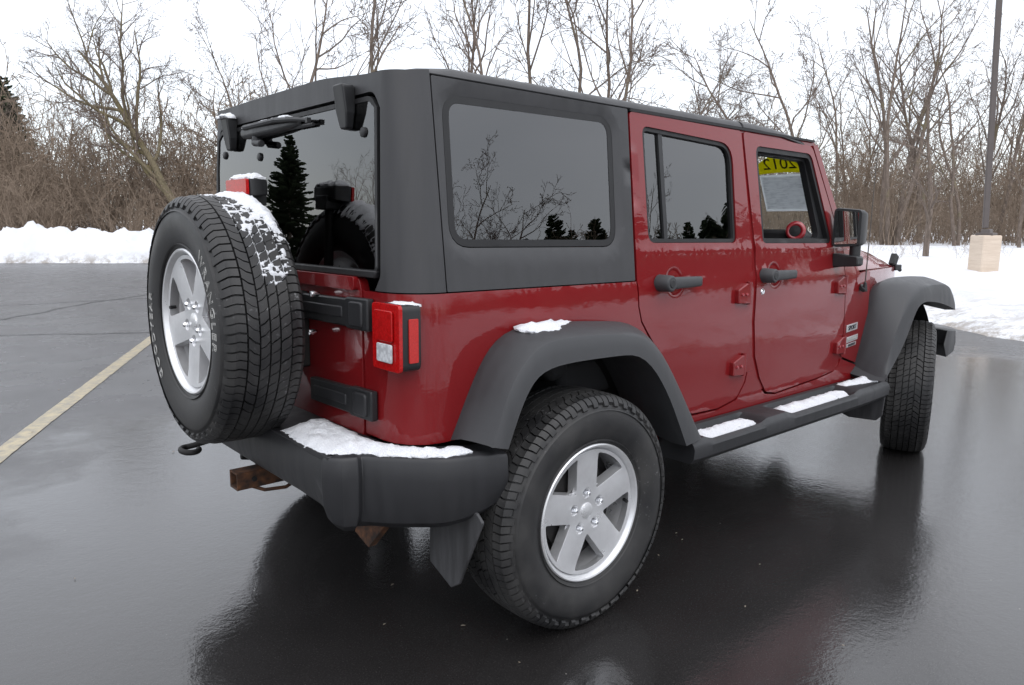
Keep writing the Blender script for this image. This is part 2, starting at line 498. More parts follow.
def far_side(x, y):   # 1 along the far edge of the lot, 0 elsewhere
    q = (x-20)*(62.2-17)/(-80.0)+17      # y of the far edge at x
    return 1.0/(1.0+math.exp(-(y-q+4.0)*.8)) if x < 22 else max(0.0, 1-(x-22)/5.0)*(1.0/(1.0+math.exp(-(y-15.0)*.8)))
def ground_z(x, y, d=None):
    if d is None: d = float(lot_dist(np.array([x], float), np.array([y], float))[0])
    e = d+nz3(x, y, .55, 3.1)*.38+nz3(x, y, 2.5, 8.8)*.10
    if e < -.25: return -.10
    f = far_side(x, y)
    near = .62*(1-math.exp(-max(0, e)/4.2))+.12*(1-math.exp(-max(0, e)/.5))
    near += (.10*nz3(x, y, 1.1, 9.)+.05*nz3(x, y, 3.2, 5.))*math.exp(-max(0, e)/6.)*min(1, max(0, e)/.8)
    if y < -3.5: near += max(0, .30+.35*nz3(x, y, .8, 1.))*math.exp(-((e-1.6)/1.2)**2)
    bank = (.93+.24*nz3(x, y, .45, 2.)+.26*nz3(x, y, 1.5, 4.)+.17*nz3(x, y, 3.4, 4.)+.16*nz3(x, y, 7.5, 1.))*(1-math.exp(-max(0, e)/.8))*(1 if e < 2.2 else math.exp(-((e-2.2)/2.6)**2))+.35*(1-math.exp(-max(0, e)/4))
    return -.10+min(1, (e+.25)/.25)*.10+f*bank+(1-f)*near if e < 0 else f*bank+(1-f)*near
def axis(lo, a, b, hi, step, big):
    out = list(np.arange(a, b+1e-6, step)); s = step; p = a
    L_ = []
    while p > lo: s = min(big, s*1.18); p -= s; L_.append(p)
    R_ = []; s = step; p = b
    while p < hi: s = min(big, s*1.18); p += s; R_.append(p)
    return np.array(L_[::-1]+out+R_)
ax = axis(-220, -12, 16, 260, .17, 12); ay = axis(-220, -10, 40, 260, .17, 12)
GX, GY = np.meshgrid(ax, ay, indexing='ij')
GD = lot_dist(GX, GY)
gv = [(float(GX[i, j]), float(GY[i, j]), (ground_z(float(GX[i, j]), float(GY[i, j]), float(GD[i, j])) if GD[i, j] > -1.5 else -.10)) for i in range(len(ax)) for j in range(len(ay))]
ny_ = len(ay)
gf = [(i*ny_+j, (i+1)*ny_+j, (i+1)*ny_+j+1, i*ny_+j+1) for i in range(len(ax)-1) for j in range(ny_-1)]
g = MB().add(gv, gf).build('snow_ground', 'snow', smooth=60); tag(g, kind='structure')
a = MB()
lot2 = [(-62, 66), (21.5, 18.5), (15.5, 7), (11.5, 1.2), (10, -.7), (9.3, -2.4), (7.4, -4.6), (4, -5.2), (-60, -6.2)]
a.add([(x, y, 0) for x, y in lot2], [tuple(range(len(lot2)-1, -1, -1))])
tag(a.build('asphalt_lot', 'wet_asphalt'), kind='structure')
# painted stall line, worn
def strip(name, pts, w, z, mat, wob=0.0, step=.08):
    V = []; F = []; P = []
    for i in range(len(pts)-1):
        p, q = Vector(pts[i]), Vector(pts[i+1]); n = max(1, int((q-p).length/step))
        P += [p+(q-p)*k/n for k in range(n)]
    P.append(Vector(pts[-1]))
    for i, p in enumerate(P):
        t = (P[min(i+1, len(P)-1)]-P[max(i-1, 0)]).normalized(); nn = Vector((-t.y, t.x))
        o = nn*wob*nz3(p.x, p.y, 1.2, 6.); ww = w/2*(1+(.6*nz3(p.x, p.y, 3., 7.) if wob else .08*nz3(p.x, p.y, 6., 7.)))
        V += [(*(p+o+nn*ww), z), (*(p+o-nn*ww), z)]
    F = [(2*i, 2*i+1, 2*i+3, 2*i+2) for i in range(len(P)-1)]
    return tag(MB().add(V, F).build(name, mat), kind='structure')
strip('parking_line', [(-2.6, -.37), (-1.225, 2.553), (.543, 6.273), (1.75, 8.8)], .118, .004, 'worn_yellow_paint')
strip('asphalt_crack', [(-6, 4.6), (-.33, 9.92), (1.95, 12.35), (6.5, 16)], .055, .004, 'crack_tar', .12)
strip('asphalt_crack', [(-4, 9.2), (-.56, 8.05), (.84, 7.3), (3, 6.4)], .03, .005, 'crack_tar', .10)
strip('asphalt_crack', [(-6, 12.4), (.75, 11.9), (3, 12.0)], .03, .003, 'crack_tar', .10)
# ------------------------------------------------------------------ the parked car (x forward, rear axle at x = 0, right side at -y)
CAR = tag(empty('parked_suv'), 'dark red four-door off-road SUV with black hardtop and rear spare tyre on wet asphalt', 'car')
XR, XC, CY = -.590, -.470, .620
def wy(z):
    if z <= 1.13: return .75+.012*(1-((max(z, .5)-.9)/.35)**2)
    return .7518-.125*(z-1.13)
def xr(z): return XR+(.03*(z-1.13) if z > 1.13 else 0.0)
def side(s_, off=0.0): return lambda x, z: Vector((x, s_*(wy(z)+off), z))
def wrap(off=0.0):
    def fn(s, z):
        w = wy(z)+off; x0 = xr(z)-off; sg = -1 if s >= 0 else 1; a = abs(s)
        cy = CY if sg < 0 else min(.685, w-.02)
        if a <= .62: return Vector((x0, sg*a*cy/.62, z))
        if a <= .82:
            ph = (a-.62)/.20*PI/2
            return Vector((XC-(XC-x0)*math.cos(ph), sg*(cy+(w-cy)*math.sin(ph)), z))
        return Vector((XC+(a-.82), sg*w, z))
    return fn
T0 = Matrix.Translation
SX = .82-XC                       # s = x + SX on the sides
def sp(pts): return [(x+SX, z) for x, z in pts]
def ms(poly): return [(-a, b) for a, b in poly]

RD = [(.442, 1.757), (.428, 1.14), (.434, 1.047), (.452, .989), (.487, .945), (.803, .572), (1.0, .566), (1.14, .590), (1.196, .66), (1.208, .80), (1.226, 1.25), (1.190, 1.753)]
RDr = [.02, 0, 0, 0, 0, .05, 0, .06, .05, 0, 0, .02]
FD = [(1.206, 1.753), (1.254, 1.25), (1.243, .927), (1.268, .765), (1.325, .66), (1.392, .585), (1.48, .568), (1.888, .588), (2.062, .606), (2.108, .685), (2.124, .80), (2.112, .986), (2.094, 1.235), (1.985, 1.440), (1.822, 1.735)]
FDr = [.02, 0, 0, .05, .05, .04, .03, .03, .04, .03, 0, 0, .03, 0, .05]
RW = rpoly([(.510, 1.712), (.508, 1.278), (1.108, 1.276), (1.114, 1.692)], [.035, .04, .03, .09])
FW = rpoly([(1.300, 1.700), (1.320, 1.272), (1.985, 1.268), (1.808, 1.700)], [.04, .03, .03, .06])
QW = rpoly([(-.392, 1.290), (-.382, 1.700), (.332, 1.708), (.316, 1.286)], [.05, .05, .05, .05])
def inset(poly, d):
    n = len(poly); out = []
    ar = sum(poly[i][0]*poly[(i+1) % n][1]-poly[(i+1) % n][0]*poly[i][1] for i in range(n))
    s = 1 if ar > 0 else -1
    for i in range(n):
        a = Vector(poly[i-1]); b = Vector(poly[i]); c = Vector(poly[(i+1) % n])
        t = (c-a)
        if t.length < 1e-9: out.append(tuple(b)); continue
        t.normalize(); out.append((b.x-s*t.y*d, b.y+s*t.x*d))
    return out

# --- painted tub: quarter panels round the rear corners, sills, cowl sides
ARCH = [(.56, .49), (.50, .60), (.44, .70), (.35, .83), (.28, .905), (.23, .93), (-.127, .935), (-.225, .925), (-.275, .885), (-.32, .80), (-.375, .69)]
body = MB()
quarter = [(.522, .69), (.522, 1.137)]+sp([(.422, 1.137), (.427, 1.045), (.446, .984), (.481, .939), (.77, .595), (.77, .49)])+sp(ARCH)
quarter = rpoly(quarter, [0, 0, 0, 0, 0, 0, 0, 0]+[0]*len(ARCH))
body.panel(quarter, wrap(), .02, grid=.045)
body.panel(ms(quarter), wrap(), .02, grid=.045)
for s_ in (-1, 1):
    sill = [(.66, .485), (2.34, .485), (2.34, .60)]+[(2.13, .66), (2.115, .63), (2.066, .597), (1.888, .579), (1.48, .559), (1.385, .575), (1.30, .64), (1.262, .70), (1.214, .70), (1.205, .655), (1.146, .581), (1.0, .557), (.79, .562)]
    body.panel(sill, side(s_), .03, grid=.05)
    cowl = [(2.132, .672), (2.118, .69), (2.131, .80), (2.119, .986), (2.103, 1.235), (2.20, 1.235), (2.28, 1.112), (2.43, 1.112), (2.43, .60), (2.345, .60), (2.345, .612)]
    body.panel(cowl, lambda x, z, s_=s_: Vector((x, s_*(wy(z)-.05*max(0, x-2.2)), z)), .02, grid=.05)
    # windscreen pillar
    body.panel([(1.832, 1.742), (1.993, 1.44), (2.101, 1.238), (2.19, 1.238), (2.05, 1.44), (1.876, 1.748)], side(s_), .05, grid=.05)
    # backing frame behind the doors
    back = [(.66, .60), (2.16, .60), (2.16, 1.24), (2.05, 1.45), (1.85, 1.766), (.46, 1.766), (.44, 1.14), (.445, 1.03), (.50, .95)]
    body.panel(back, side(s_, -.007), .03, [inset(RW, -.012), inset(FW, -.012)], grid=.06)
    # engine bay side: from the cowl to the grille
    rows = []
    for x, w in ((2.425, .735), (2.6, .70), (2.85, .655), (3.1, .60), (3.19, .575)):
        rows.append([(x, s_*w, .62), (x, s_*(w+.004), .9), (x, s_*w, 1.112), (x, s_*(w-.03), 1.112), (x, s_*(w-.03), .62)])
    body.loft(rows, True, True)
body.box((1.3, 0, .52), (3.2, 1.30, .05))          # floor
body.box((2.15, 0, 1.17), (.06, 1.42, .10))        # scuttle under the windscreen
body.box((1.855, 0, 1.752), (.05, 1.30, .03))      # windscreen header
body.box((-.53, 0, .70), (.05, 1.2, .05))
# grille face
body.add([(3.19, y, z) for y, z in ((-.57, .66), (.57, .66), (.57, 1.10), (-.57, 1.10))]+[(3.24, y, z) for y, z in ((-.55, .66), (.55, .66), (.55, 1.08), (-.55, 1.08))],
         [(0, 1, 2, 3), (7, 6, 5, 4), (0, 4, 5, 1), (1, 5, 6, 2), (2, 6, 7, 3), (3, 7, 4, 0)])
BODY = body.build('body', 'red_paint', CAR, .005)

# --- tailgate
tg = MB()
tgp = rpoly([(-.60, .665), (.505, .665), (.514, .70), (.514, 1.140), (.50, 1.176), (-.60, 1.176)], [.03, .03, 0, 0, .03, .03])
def tgd(s, z):
    d = edist((s, z), [(-.40, .75), (.36, .75), (.36, 1.06), (-.40, 1.06)]) if not inpoly((s, z), [(-.40, .75), (.36, .75), (.36, 1.06), (-.40, 1.06)]) else 0
    roll = .018*math.exp(-((z-1.155)/.02)**2)
    return roll
tg.panel(tgp, wrap(.004), .03, grid=.05)
tg.prism(rpoly([(-.60, 1.136), (.498, 1.136), (.498, 1.178), (-.60, 1.178)], .012, 3), lambda u, v, a: (XR-a, -u, v), .0, .020)
TG = tg.build('tailgate', 'red_paint', CAR, .004)
def hinge_strap(y0, y1, z0, z1, skew):
    h = MB()
    def fn(u, v, a): return (XR-a, -u, v+skew*(u-y0))
    h.prism(rpoly([(y0, z0+.002), (y1-.135, z0), (y1-.125, z0-.005), (y1, z0-.005), (y1, z1+.005), (y1-.125, z1+.005), (y1-.135, z1), (y0, z1-.002)], .007, 3), fn, .002, .028)
    o = h.build('tailgate_hinge', 'black_plastic', TG, .006)
    r = MB(); r.prism(rpoly([(y0+.03, (z0+z1)/2-.018), (y1-.15, (z0+z1)/2-.018), (y1-.15, (z0+z1)/2+.018), (y0+.03, (z0+z1)/2+.018)], .006, 3), fn, .020, .031)
    r.prism(rpoly([(y1-.10, z0+.006), (y1-.022, z0+.006), (y1-.022, z1-.006), (y1-.10, z1-.006)], .012, 3), fn, .020, .036)
    r.build('hinge_cover', 'bumper_plastic', o, .005)
hinge_strap(.12, .588, 1.018, 1.106, .012)
hinge_strap(.20, .600, .742, .825, .02)
car_b = MB()
car_b.box((-.66, -.03, .98), (.14, .26, .26)); car_b.box((-.70, -.03, 1.0), (.12, .16, .16))
car_b.tube([(-.73, -.04, 1.05), (-.725, -.04, 1.43)], .018, 8)
SPC = car_b.build('spare_carrier', 'chassis_black', TG, .008)
for (y, z) in ((-.292, 1.112), (-.270, .985)):
    MB().lathe([(0, -.012), (.010, -.011), (.012, .0), (.006, .02), (0, .02)], 10, 'X').tf(T0((-.640, y, z))).build('bolt', 'chrome', SPC)

# --- hardtop: rear wrap, side panels, roof cap
HT = MB()
def sm(t): t = max(0, min(1, t)); return t*t*(3-2*t)
def droop(x, y): return (.026 if y < 0 else .004)*sm((-.36-x)/.19)*sm((abs(y)-.20)/.42)
notch = [(.592, 1.141), (.622, 1.185), (.612, 1.665), (.575, 1.716), (-.575, 1.716), (-.612, 1.665), (-.622, 1.185), (-.592, 1.141)]
sm_ = .842
wr = [(-sm_, 1.141)]+[(s_, 1.792-droop(-.60 if abs(s_) < .62 else -.60+.13*(abs(s_)-.62)/.2, -s_)) for s_ in [-sm_+2*sm_*k/60 for k in range(61)]]+[(sm_, 1.141)]+rpoly(notch, [0, .03, 0, .05, .05, 0, .03, 0])
HT.panel(wr, wrap(.002), .025, grid=.035)
sd_ = rpoly([(sm_+.006, 1.141), (sm_+.006, 1.764)]+sp([(.432, 1.764), (.416, 1.141)]), .004, 2)
QO = inset(sp(QW), -.020)
def qd(s, z):
    d = edist((s, z), QO)
    return -.012*max(0, 1-d/.028) if d < .028 else 0.0
HT.panel(sd_, wrap(), .03, [QO], .035, depth=qd, extra=[(p[0], p[1]) for p in inset(QO, -.014)]+[(p[0], p[1]) for p in inset(QO, -.03)])
HT.panel(ms(sd_), wrap(), .03, [ms(QO)], .035, depth=qd)
def cap(x1, zf):
    """roof cap ring, inset steps up to a crowned top"""
    rings = []
    for ins, z in ((0.002, 1.7668), (0.0, 1.7695), (.004, 1.779), (.012, 1.789), (.024, 1.7965), (.045, 1.8005), (.10, 1.8025), (.25, 1.804), (.45, 1.805)):
        w = wy(1.766)-ins; x0 = xr(1.77)+.002+ins; xe = x1-min(ins, .004)
        k = .06+.04*min(1, ins/.1); row = []
        yc = max(.05, w-.085)
        for j in range(0, 9):
            ph = j/8*PI/2
            row.append((XC-.005+ins*.3-(XC-.005+ins*.3-x0)*math.cos(ph), -(yc+(w-yc)*math.sin(ph)), z))
        for j in range(1, 15): row.append((XC+(xe-XC)*j/14, -w, z))
        left = [(p[0], -p[1], p[2]) for p in row[::-1]]
        rings.append([zf(p) for p in (row+left)])
    return rings
rg = cap(1.198, lambda p: (p[0], p[1], p[2]-droop(p[0], p[1])*max(0, min(1, (p[2]-1.770)/.012))))
HT.loft(rg, True, True)
HTO = HT.build('hardtop', 'hardtop_plastic', CAR, .005)
def fz(p): return (p[0], p[1], p[2]-(.052*max(0, (p[0]-1.25)/.6)**2.2))
fr = MB()
rings = []
for ins, z in ((0.002, 1.7668), (0.0, 1.7695), (.004, 1.779), (.012, 1.789), (.024, 1.7965), (.045, 1.8005), (.10, 1.8025), (.25, 1.804), (.45, 1.805)):
    w = wy(1.766)+.004-ins; x0, x1 = 1.203+min(ins, .004), 1.872-ins*.8; row = []
    for j in range(0, 17):
        t = j/16; row.append((x0+(x1-x0)*t, -w+(.03*max(0, t-.8)/.2 if t > .8 else 0), z))
    rings.append([fz(p) for p in row+[(p[0], -p[1], p[2]) for p in row[::-1]]])
fr.loft(rings, True, True)
fr.build('front_roof_panel', 'hardtop_plastic', CAR, .003)
for s_ in (-1, 1):
    MB().box(((.44+1.85)/2, s_*(wy(1.76)-.012), 1.7625), (1.40, .03, .010)).build('drip_seal', 'gasket_rubber', CAR)
# quarter glass and hatch glass
for s_ in (1, -1):
    q = sp(QW)
    gq = MB().panel(inset(q, .002) if s_ > 0 else ms(inset(q, .002)), wrap(-.014), .004, grid=.08)
    qo = gq.build('side_window', 'tinted_glass', CAR)
    rq = MB().panel(inset(QO, .0015) if s_ > 0 else ms(inset(QO, .0015)), wrap(-.0125), .012, [inset(q, .004)] if s_ > 0 else [ms(inset(q, .004))], grid=.05)
    rq.build('window_seal', 'gasket_rubber', qo)
hg = rpoly([(-.612, 1.188), (-.600, 1.668), (-.565, 1.704), (.565, 1.704), (.600, 1.668), (.612, 1.188)], [.03, 0, .05, .05, 0, .03])
hgl = MB().panel(inset(hg, .013), wrap(.002), .005, grid=.12).build('hatch_glass', 'tinted_glass', CAR)
MB().panel(hg, wrap(.006), .024, [inset(hg, .014)], grid=.05).build('glass_seal', 'gasket_rubber', hgl, .003)
MB().panel([(-.60, 1.178), (.60, 1.178), (.608, 1.200), (-.608, 1.200)], wrap(.010), .02, grid=.05).build('lower_trim', 'gasket_rubber', hgl, .004)
for y in (-.437, .478):
    h = MB(); w_ = .036
    pts = rpoly([(-w_, .062), (w_, .062), (w_*.98, -.02), (w_*.62, -.066), (-w_*.62, -.066), (-w_*.98, -.02)], .012, 3)
    h.prism(pts, lambda u, v, a, y=y: (xr(1.68)-.003-a*.82*(.62+.38*(v+.066)/.128), y+u*(1-a*2.2)-.010*a/.055, 1.684+v), .0, .055)
    h.box((xr(1.7)-.007, y-.014, 1.702), (.010, .044, .080))
    h.build('glass_hinge', 'black_plastic', hgl, .008, 3)
for (y, z) in ((-.523, 1.604), (.572, 1.607), (.229, 1.580)):
    bb = MB().lathe([(0, -.009), (.011, -.0085), (.0150, -.006), (.016, .004), (0, .004)], 16, 'X')
    bb.tf(Matrix.Translation((xr(z)-.002, y, z))); bb.build('glass_bolt', 'black_plastic', hgl)
wp = MB()
wp.loft([[(xr(1.66)-.004-d*k, y, z0+(z1-z0)*(.5+.5*c)) for (k, c) in ((.0, -1), (.7, -1), (1, -.5), (1, .4), (.7, 1), (0, 1))] for (y, z0, z1, d) in
         ((.345, 1.658, 1.680, .018), (.32, 1.650, 1.690, .034), (.20, 1.645, 1.692, .038), (.04, 1.648, 1.688, .034), (-.09, 1.654, 1.682, .026), (-.12, 1.658, 1.678, .016))], True, True)
wp.tube([(xr(1.66)-.02, .21, 1.65), (xr(1.66)-.025, .21, 1.628)], .018, 12)
wp.tube([(xr(1.66)-.03, .215, 1.628), (xr(1.66)-.035, .14, 1.620)], .013, 10)
wo = wp.build('rear_wiper', 'black_plastic', hgl, .004)
ar = MB(); ar.tube([(xr(1.67)-.040, .28, 1.686), (xr(1.67)-.042, .0, 1.686), (xr(1.67)-.034, -.12, 1.678), (xr(1.67)-.026, -.21, 1.668)], [.010, .010, .008, .006], 8)
ar.box((xr(1.67)-.026, -.21, 1.667), (.014, .014, .016)); ar.tube([(xr(1.67)-.012, .30, 1.66), (xr(1.67)-.012, -.22, 1.655)], .006, 6)
ar.build('wiper_arm', 'black_plastic', wo)

# --- doors
def door(name, outline, rad, win, s_, wide, hx, hz):
    po = rpoly(outline, rad)
    dims = []
    def dep(x, z):
        d = math.hypot(x-hx, (z-hz)*1.0); r = .052
        u_ = max(0, min(1, (.060-d)/.032)); q = -.014*u_*u_*(3-2*u_)
        q += .004*math.exp(-((z-1.245)/.012)**2)
        return q
    ring = [(hx+rr*math.cos(t), hz+rr*math.sin(t)) for rr, n in ((.066, 36), (.060, 36), (.053, 32), (.046, 30), (.038, 26), (.030, 20), (.018, 12), (.006, 5)) for t in [2*PI*k/n for k in range(n)]]
    rows = [(min(p[0] for p in outline)+.06+k*.04, z) for k in range(40) for z in (1.262, 1.252, 1.243, 1.232, 1.22)]
    m = MB().panel(po, side(s_, .0), .026, [win], .035, ring+rows, depth=(dep if s_ < 0 else (lambda x, z: -dep(x, z)*0)))
    d = m.build(name, 'red_paint', CAR, .006, 3)
    fo = inset(win, .0015); fi = inset(win, wide)
    MB().panel(fo, side(s_, -.006), .022, [fi], .05).build('window_seal', 'gasket_rubber', d, .003)
    # hinges
    return d, fi
def door_handle(d, s_, x0, x1, z):
    h = MB()
    y = wy(z)
    def P(x, o, zz): return (x, s_*(y+o), zz)
    # paddle
    rows = []
    for t in (0, .1, .25, .5, .8, .95, 1.0):
        x = x0+.045+(x1-x0-.045)*t
        hw = .024-.004*t; o0, o1 = .030-.004*t, .052-.010*t
        rows.append([P(x, o0, z-hw*.8), P(x, o0+.006, z-hw), P(x, o1-.006, z-hw), P(x, o1, z-hw*.6), P(x, o1, z+hw*.6), P(x, o1-.006, z+hw), P(x, o0+.006, z+hw), P(x, o0, z+hw*.8)])
    h.loft(rows, True, True)
    h.tube([P(x1-.02, .035, z), P(x1-.015, -.012, z)], .014, 8)
    o = h.build('door_handle', 'flare_plastic', d, .003)
    c = MB().lathe([(0, -.060), (.026, -.060), (.031, -.054), (.033, .005), (0, .005)], 24, 'Y')
    if s_ > 0: c.tf(Matrix.Rotation(PI, 4, 'Z'))
    c.tf(Matrix.Translation((x0+.034, s_*y, z))).build('lock_housing', 'flare_plastic', o, .002)
    k = MB().lathe([(0, -.0625), (.015, -.0625), (.017, -.059), (.017, -.05), (0, -.05)], 18, 'Y')
    if s_ > 0: k.tf(Matrix.Rotation(PI, 4, 'Z'))
    k.tf(Matrix.Translation((x0+.034, s_*y, z))).build('push_button', 'black_plastic', o, .001)
def door_hinge(d, s_, x, z, w=.088, h=.085):
    m = MB()
    f = lambda u, v, a: (x+u, s_*(wy(z+v)-.004+a*(1 if a < .01 else (1-.25*max(0, v)/h))), z+v)
    m.prism(rpoly([(-w/2, -h*.45), (w/2, -h*.5), (w/2, h*.55), (w*.3, h*.55), (-w/2, h*.25)], .006, 3), f, 0, .026)
    o = m.build('door_hinge', 'red_paint', d, .004)
    k = MB().tube([(x+w/2+.004, s_*(wy(z)+.012), z-h*.55), (x+w/2+.004, s_*(wy(z)+.012), z+h*.62)], .011, 10)
    k.build('hinge_pin', 'red_paint', o)
    for dx in (-.02, .012):
        b = MB(); c = MB().lathe([(0, -.006), (.006, -.005), (.007, 0), (0, 0)], 8, 'Y'); b.add([(p[0]+x+dx, s_*abs(wy(z)+.022)+p[1]*(1 if s_ < 0 else -1), p[2]+z) for p in c.v], c.f)
        b.build('hinge_bolt', 'red_trim', o)
for s_ in (-1, 1):
    d, fi = door('rear_door', RD, RDr, RW, s_, .016, .655, 1.127)
    L_ = [(x, z) for x, z in fi]
    dv = .628
    gl = MB().panel(inset(fi, -.004), side(s_, -.018), .004, grid=.09).build('door_window', 'tinted_glass', d)
    bar = MB().panel([(dv-.010, 1.284), (dv+.012, 1.284), (dv+.012, 1.700), (dv-.012, 1.706)], side(s_, -.009), .012, grid=.05)
    bar.build('divider_bar', 'black_plastic', gl, .003)
    door_handle(d, s_, .522, .776, 1.127)
    door_hinge(d, s_, 1.120, 1.055); door_hinge(d, s_, 1.110, .740)
    d, fi = door('front_door', FD, FDr, FW, s_, .022, 1.405, 1.130)
    lin = MB().panel(inset(FW, .010), side(s_, -.030), .03, [rpoly([(1.345, 1.672), (1.355, 1.292), (1.905, 1.292), (1.785, 1.665)], .035)], .05)
    lin.build('inner_frame', 'black_plastic', d, .004)
    if s_ > 0:
        MB().panel(inset(fi, -.004), side(s_, -.018), .004, grid=.09).build('door_window', 'clear_glass', d)
    door_handle(d, s_, 1.272, 1.528, 1.130)
    door_hinge(d, s_, 2.035, 1.052); door_hinge(d, s_, 2.075, .735)
    c = MB().lathe([(0, -.006), (.011, -.005), (.014, 0), (0, 0)], 16, 'Y')
    c.tf(Matrix.Translation((1.297, s_*wy(1.058), 1.058)))
    if s_ < 0: c.build('key_lock', 'chrome', d)
    # mirror
    mr = MB()
    my = lambda y: s_*y
    head = rpoly([(.742, 1.250), (.872, 1.258), (.872, 1.432), (.742, 1.444)], .022)
    rows = [[(1.975+dx+.16*(p[0]-.8135), my(.8135+(p[0]-.8135)*k), 1.346+(p[1]-1.346)*k) for p in head] for dx, k in ((0, 1.0), (.012, 1.02), (.05, 1.0), (.085, .9), (.105, .7))]
    mr.loft(rows, True, True)
    mh = mr.build('door_mirror', 'black_plastic', d, .006)
    MB().prism(inset(head, .012), lambda u, v, a: (1.974-a+.16*(u-.8135), my(u), v), .0, .003).build('mirror_face', 'mirror_glass', mh)
    st = MB()
    st.tube([(2.01, my(.84), 1.262), (2.01, my(.84), 1.19)], .026, 12)
    st.loft([[(2.01+a*.034, my(y), 1.182+b*k) for a, b in ((-1, -1), (1, -1), (1, 1), (-1, 1))] for y, k in ((.742, .036), (.80, .030), (.86, .026), (.872, .018))], True, True)
    st.build('mirror_arm', 'black_plastic', mh, .006)

# --- taillights
for s_ in (-1, 1):
    t = MB()
    t.prism(rpoly([(.622, .920), (.762, .920), (.762, 1.112), (.622, 1.112)], .020, 4), lambda u, v, a: (XR+.047-a, s_*u, v), 0, .075)
    to = t.build('taillight', 'black_plastic', CAR, .006, 3)
    r = MB(); r.panel(rpoly([(.618, .919), (.763, .919), (.763, 1.113), (.618, 1.113)], .014, 4), lambda u, v: Vector((XR-.029, s_*u, v)), .012, grid=.05)
    r.build('red_bezel', 'red_lens', to, .004, 3)
    MB().prism(rpoly([(.642, 1.005), (.736, 1.005), (.736, 1.094), (.642, 1.094)], .008, 3), lambda u, v, a: (XR-.031-a, s_*u, v), 0, .006).build('brake_lens', 'red_lens', to, .002)
    MB().prism(rpoly([(.652, .944), (.732, .944), (.732, .998), (.652, .998)], .006, 3), lambda u, v, a: (XR-.031-a, s_*u, v), 0, .006).build('reversing_lens', 'white_lens', to, .002)
    MB().prism(rpoly([(-.556, .945), (-.588, .945), (-.588, 1.072), (-.556, 1.072)], .004, 3), lambda u, v, a: (u, s_*(.762+a), v), 0, .005).build('side_reflector', 'red_reflector', to, .001)
# third brake light on the spare carrier
bl = MB().loft([[(x, -.035+.088*k*sx, 1.452+.028*k*sz) for sx, sz in ((-1, -1), (1, -1), (1, 1), (-1, 1))] for x, k in ((-.765, 1.0), (-.75, 1.05), (-.705, .9), (-.70, .8))], True, True)
bl.box((-.72, -.035, 1.42), (.06, .08, .05))
blo = bl.build('high_brake_light', 'black_plastic', TG, .004)
MB().panel(rpoly([(-.121, 1.426), (.051, 1.426), (.051, 1.478), (-.121, 1.478)], .006), lambda u, v: Vector((-.768, u, v)), .01, grid=.05).build('lamp_lens', 'red_lens', blo, .003)

# --- fender flares
def resample(P, n):
    P = [Vector(p) for p in P]; L_ = [0]
    for i in range(1, len(P)): L_.append(L_[-1]+(P[i]-P[i-1]).length)
    out = []
    for k in range(n):
        t = L_[-1]*k/(n-1); i = 0
        while i < len(P)-2 and L_[i+1] < t: i += 1
        u = (t-L_[i])/max(1e-9, L_[i+1]-L_[i]); out.append(P[i].lerp(P[i+1], u))
    for _ in range(2):
        out = [out[0]]+[(out[i-1]+out[i]*2+out[i+1])/4 for i in range(1, n-1)]+[out[-1]]
    return out
def pw(K, t):
    # K: list of key polylines points grouped by segment -> resample each segment equally so that rows stay matched
    out = []
    for seg, n in zip(K, t):
        r = resample(seg, n); out += r if not out else r[1:]
    for _ in range(3):
        out = [out[0]]+[(out[i-1]+out[i]*2+out[i+1])/4 for i in range(1, len(out)-1)]+[out[-1]]
    return out
def flare(name, J, C, Lp, yj, yc, yl, s_, taper=None):
    n = (12, 14, 12)
    j, c, l = pw(J, n), pw(C, n), pw(Lp, n)
    rows = []; N = len(j)
    for i in range(N):
        t = i/(N-1); k = taper(t) if taper else 1.0
        a = Vector((j[i].x, wy(j[i].y)-.01, j[i].y)); b = Vector((c[i].x, yc*k, c[i].y)); d = Vector((l[i].x, yl*k, l[i].y))
        m = a.lerp(b, .5)+Vector((0, .012, .010)); m2 = b.lerp(d, .12)
        b0 = b.lerp(a, .10)
        inn = Vector((l[i].x, (yl-.06)*k, l[i].y))+(d-b)*.05
        inn2 = Vector((l[i].x, .66, l[i].y+.03))
        ba = Vector((j[i].x, wy(j[i].y)-.05, j[i].y-.02))
        rows.append([(p.x, s_*p.y, p.z) for p in (a, a.lerp(m, .5)+Vector((0, .004, .006)), m, b0+Vector((0, .003, .003)), b+Vector((0, -.002, -.001)), m2, d.lerp(b, .45)+Vector((0, .003, 0)), d.lerp(b, .1), d, inn, inn2, ba)])
    return MB().loft(rows, True, True).build(name, 'flare_plastic', CAR, 0, smooth=32)
RJ = [[(-.440, .69), (-.371, .839), (-.306, .955), (-.24, 1.003)], [(-.24, 1.003), (-.193, 1.020), (.041, 1.020), (.336, .997)], [(.336, .997), (.45, .955), (.60, .78), (.735, .545)]]
RC = [[(-.405, .700), (-.332, .885), (-.262, .962), (-.215, .985)], [(-.215, .985), (-.17, .995), (.04, .993), (.265, .975)], [(.265, .975), (.345, .94), (.48, .765), (.645, .535)]]
RL = [[(-.359, .690), (-.308, .809), (-.265, .878), (-.225, .905)], [(-.225, .905), (-.16, .918), (.04, .918), (.225, .912)], [(.225, .912), (.30, .872), (.41, .735), (.525, .53)]]
FJ = [[(2.300, .54), (2.389, .793), (2.45, .935), (2.50, 1.01)], [(2.50, 1.01), (2.56, 1.055), (2.70, 1.070), (2.95, 1.068)], [(2.95, 1.068), (3.06, 1.065), (3.15, 1.045), (3.20, 1.0)]]
FC = [[(2.285, .545), (2.415, .80), (2.50, .905), (2.56, .960)], [(2.56, .960), (2.64, 1.005), (2.74, 1.028), (2.95, 1.030)], [(2.95, 1.030), (3.08, 1.024), (3.165, 1.005), (3.215, .955)]]
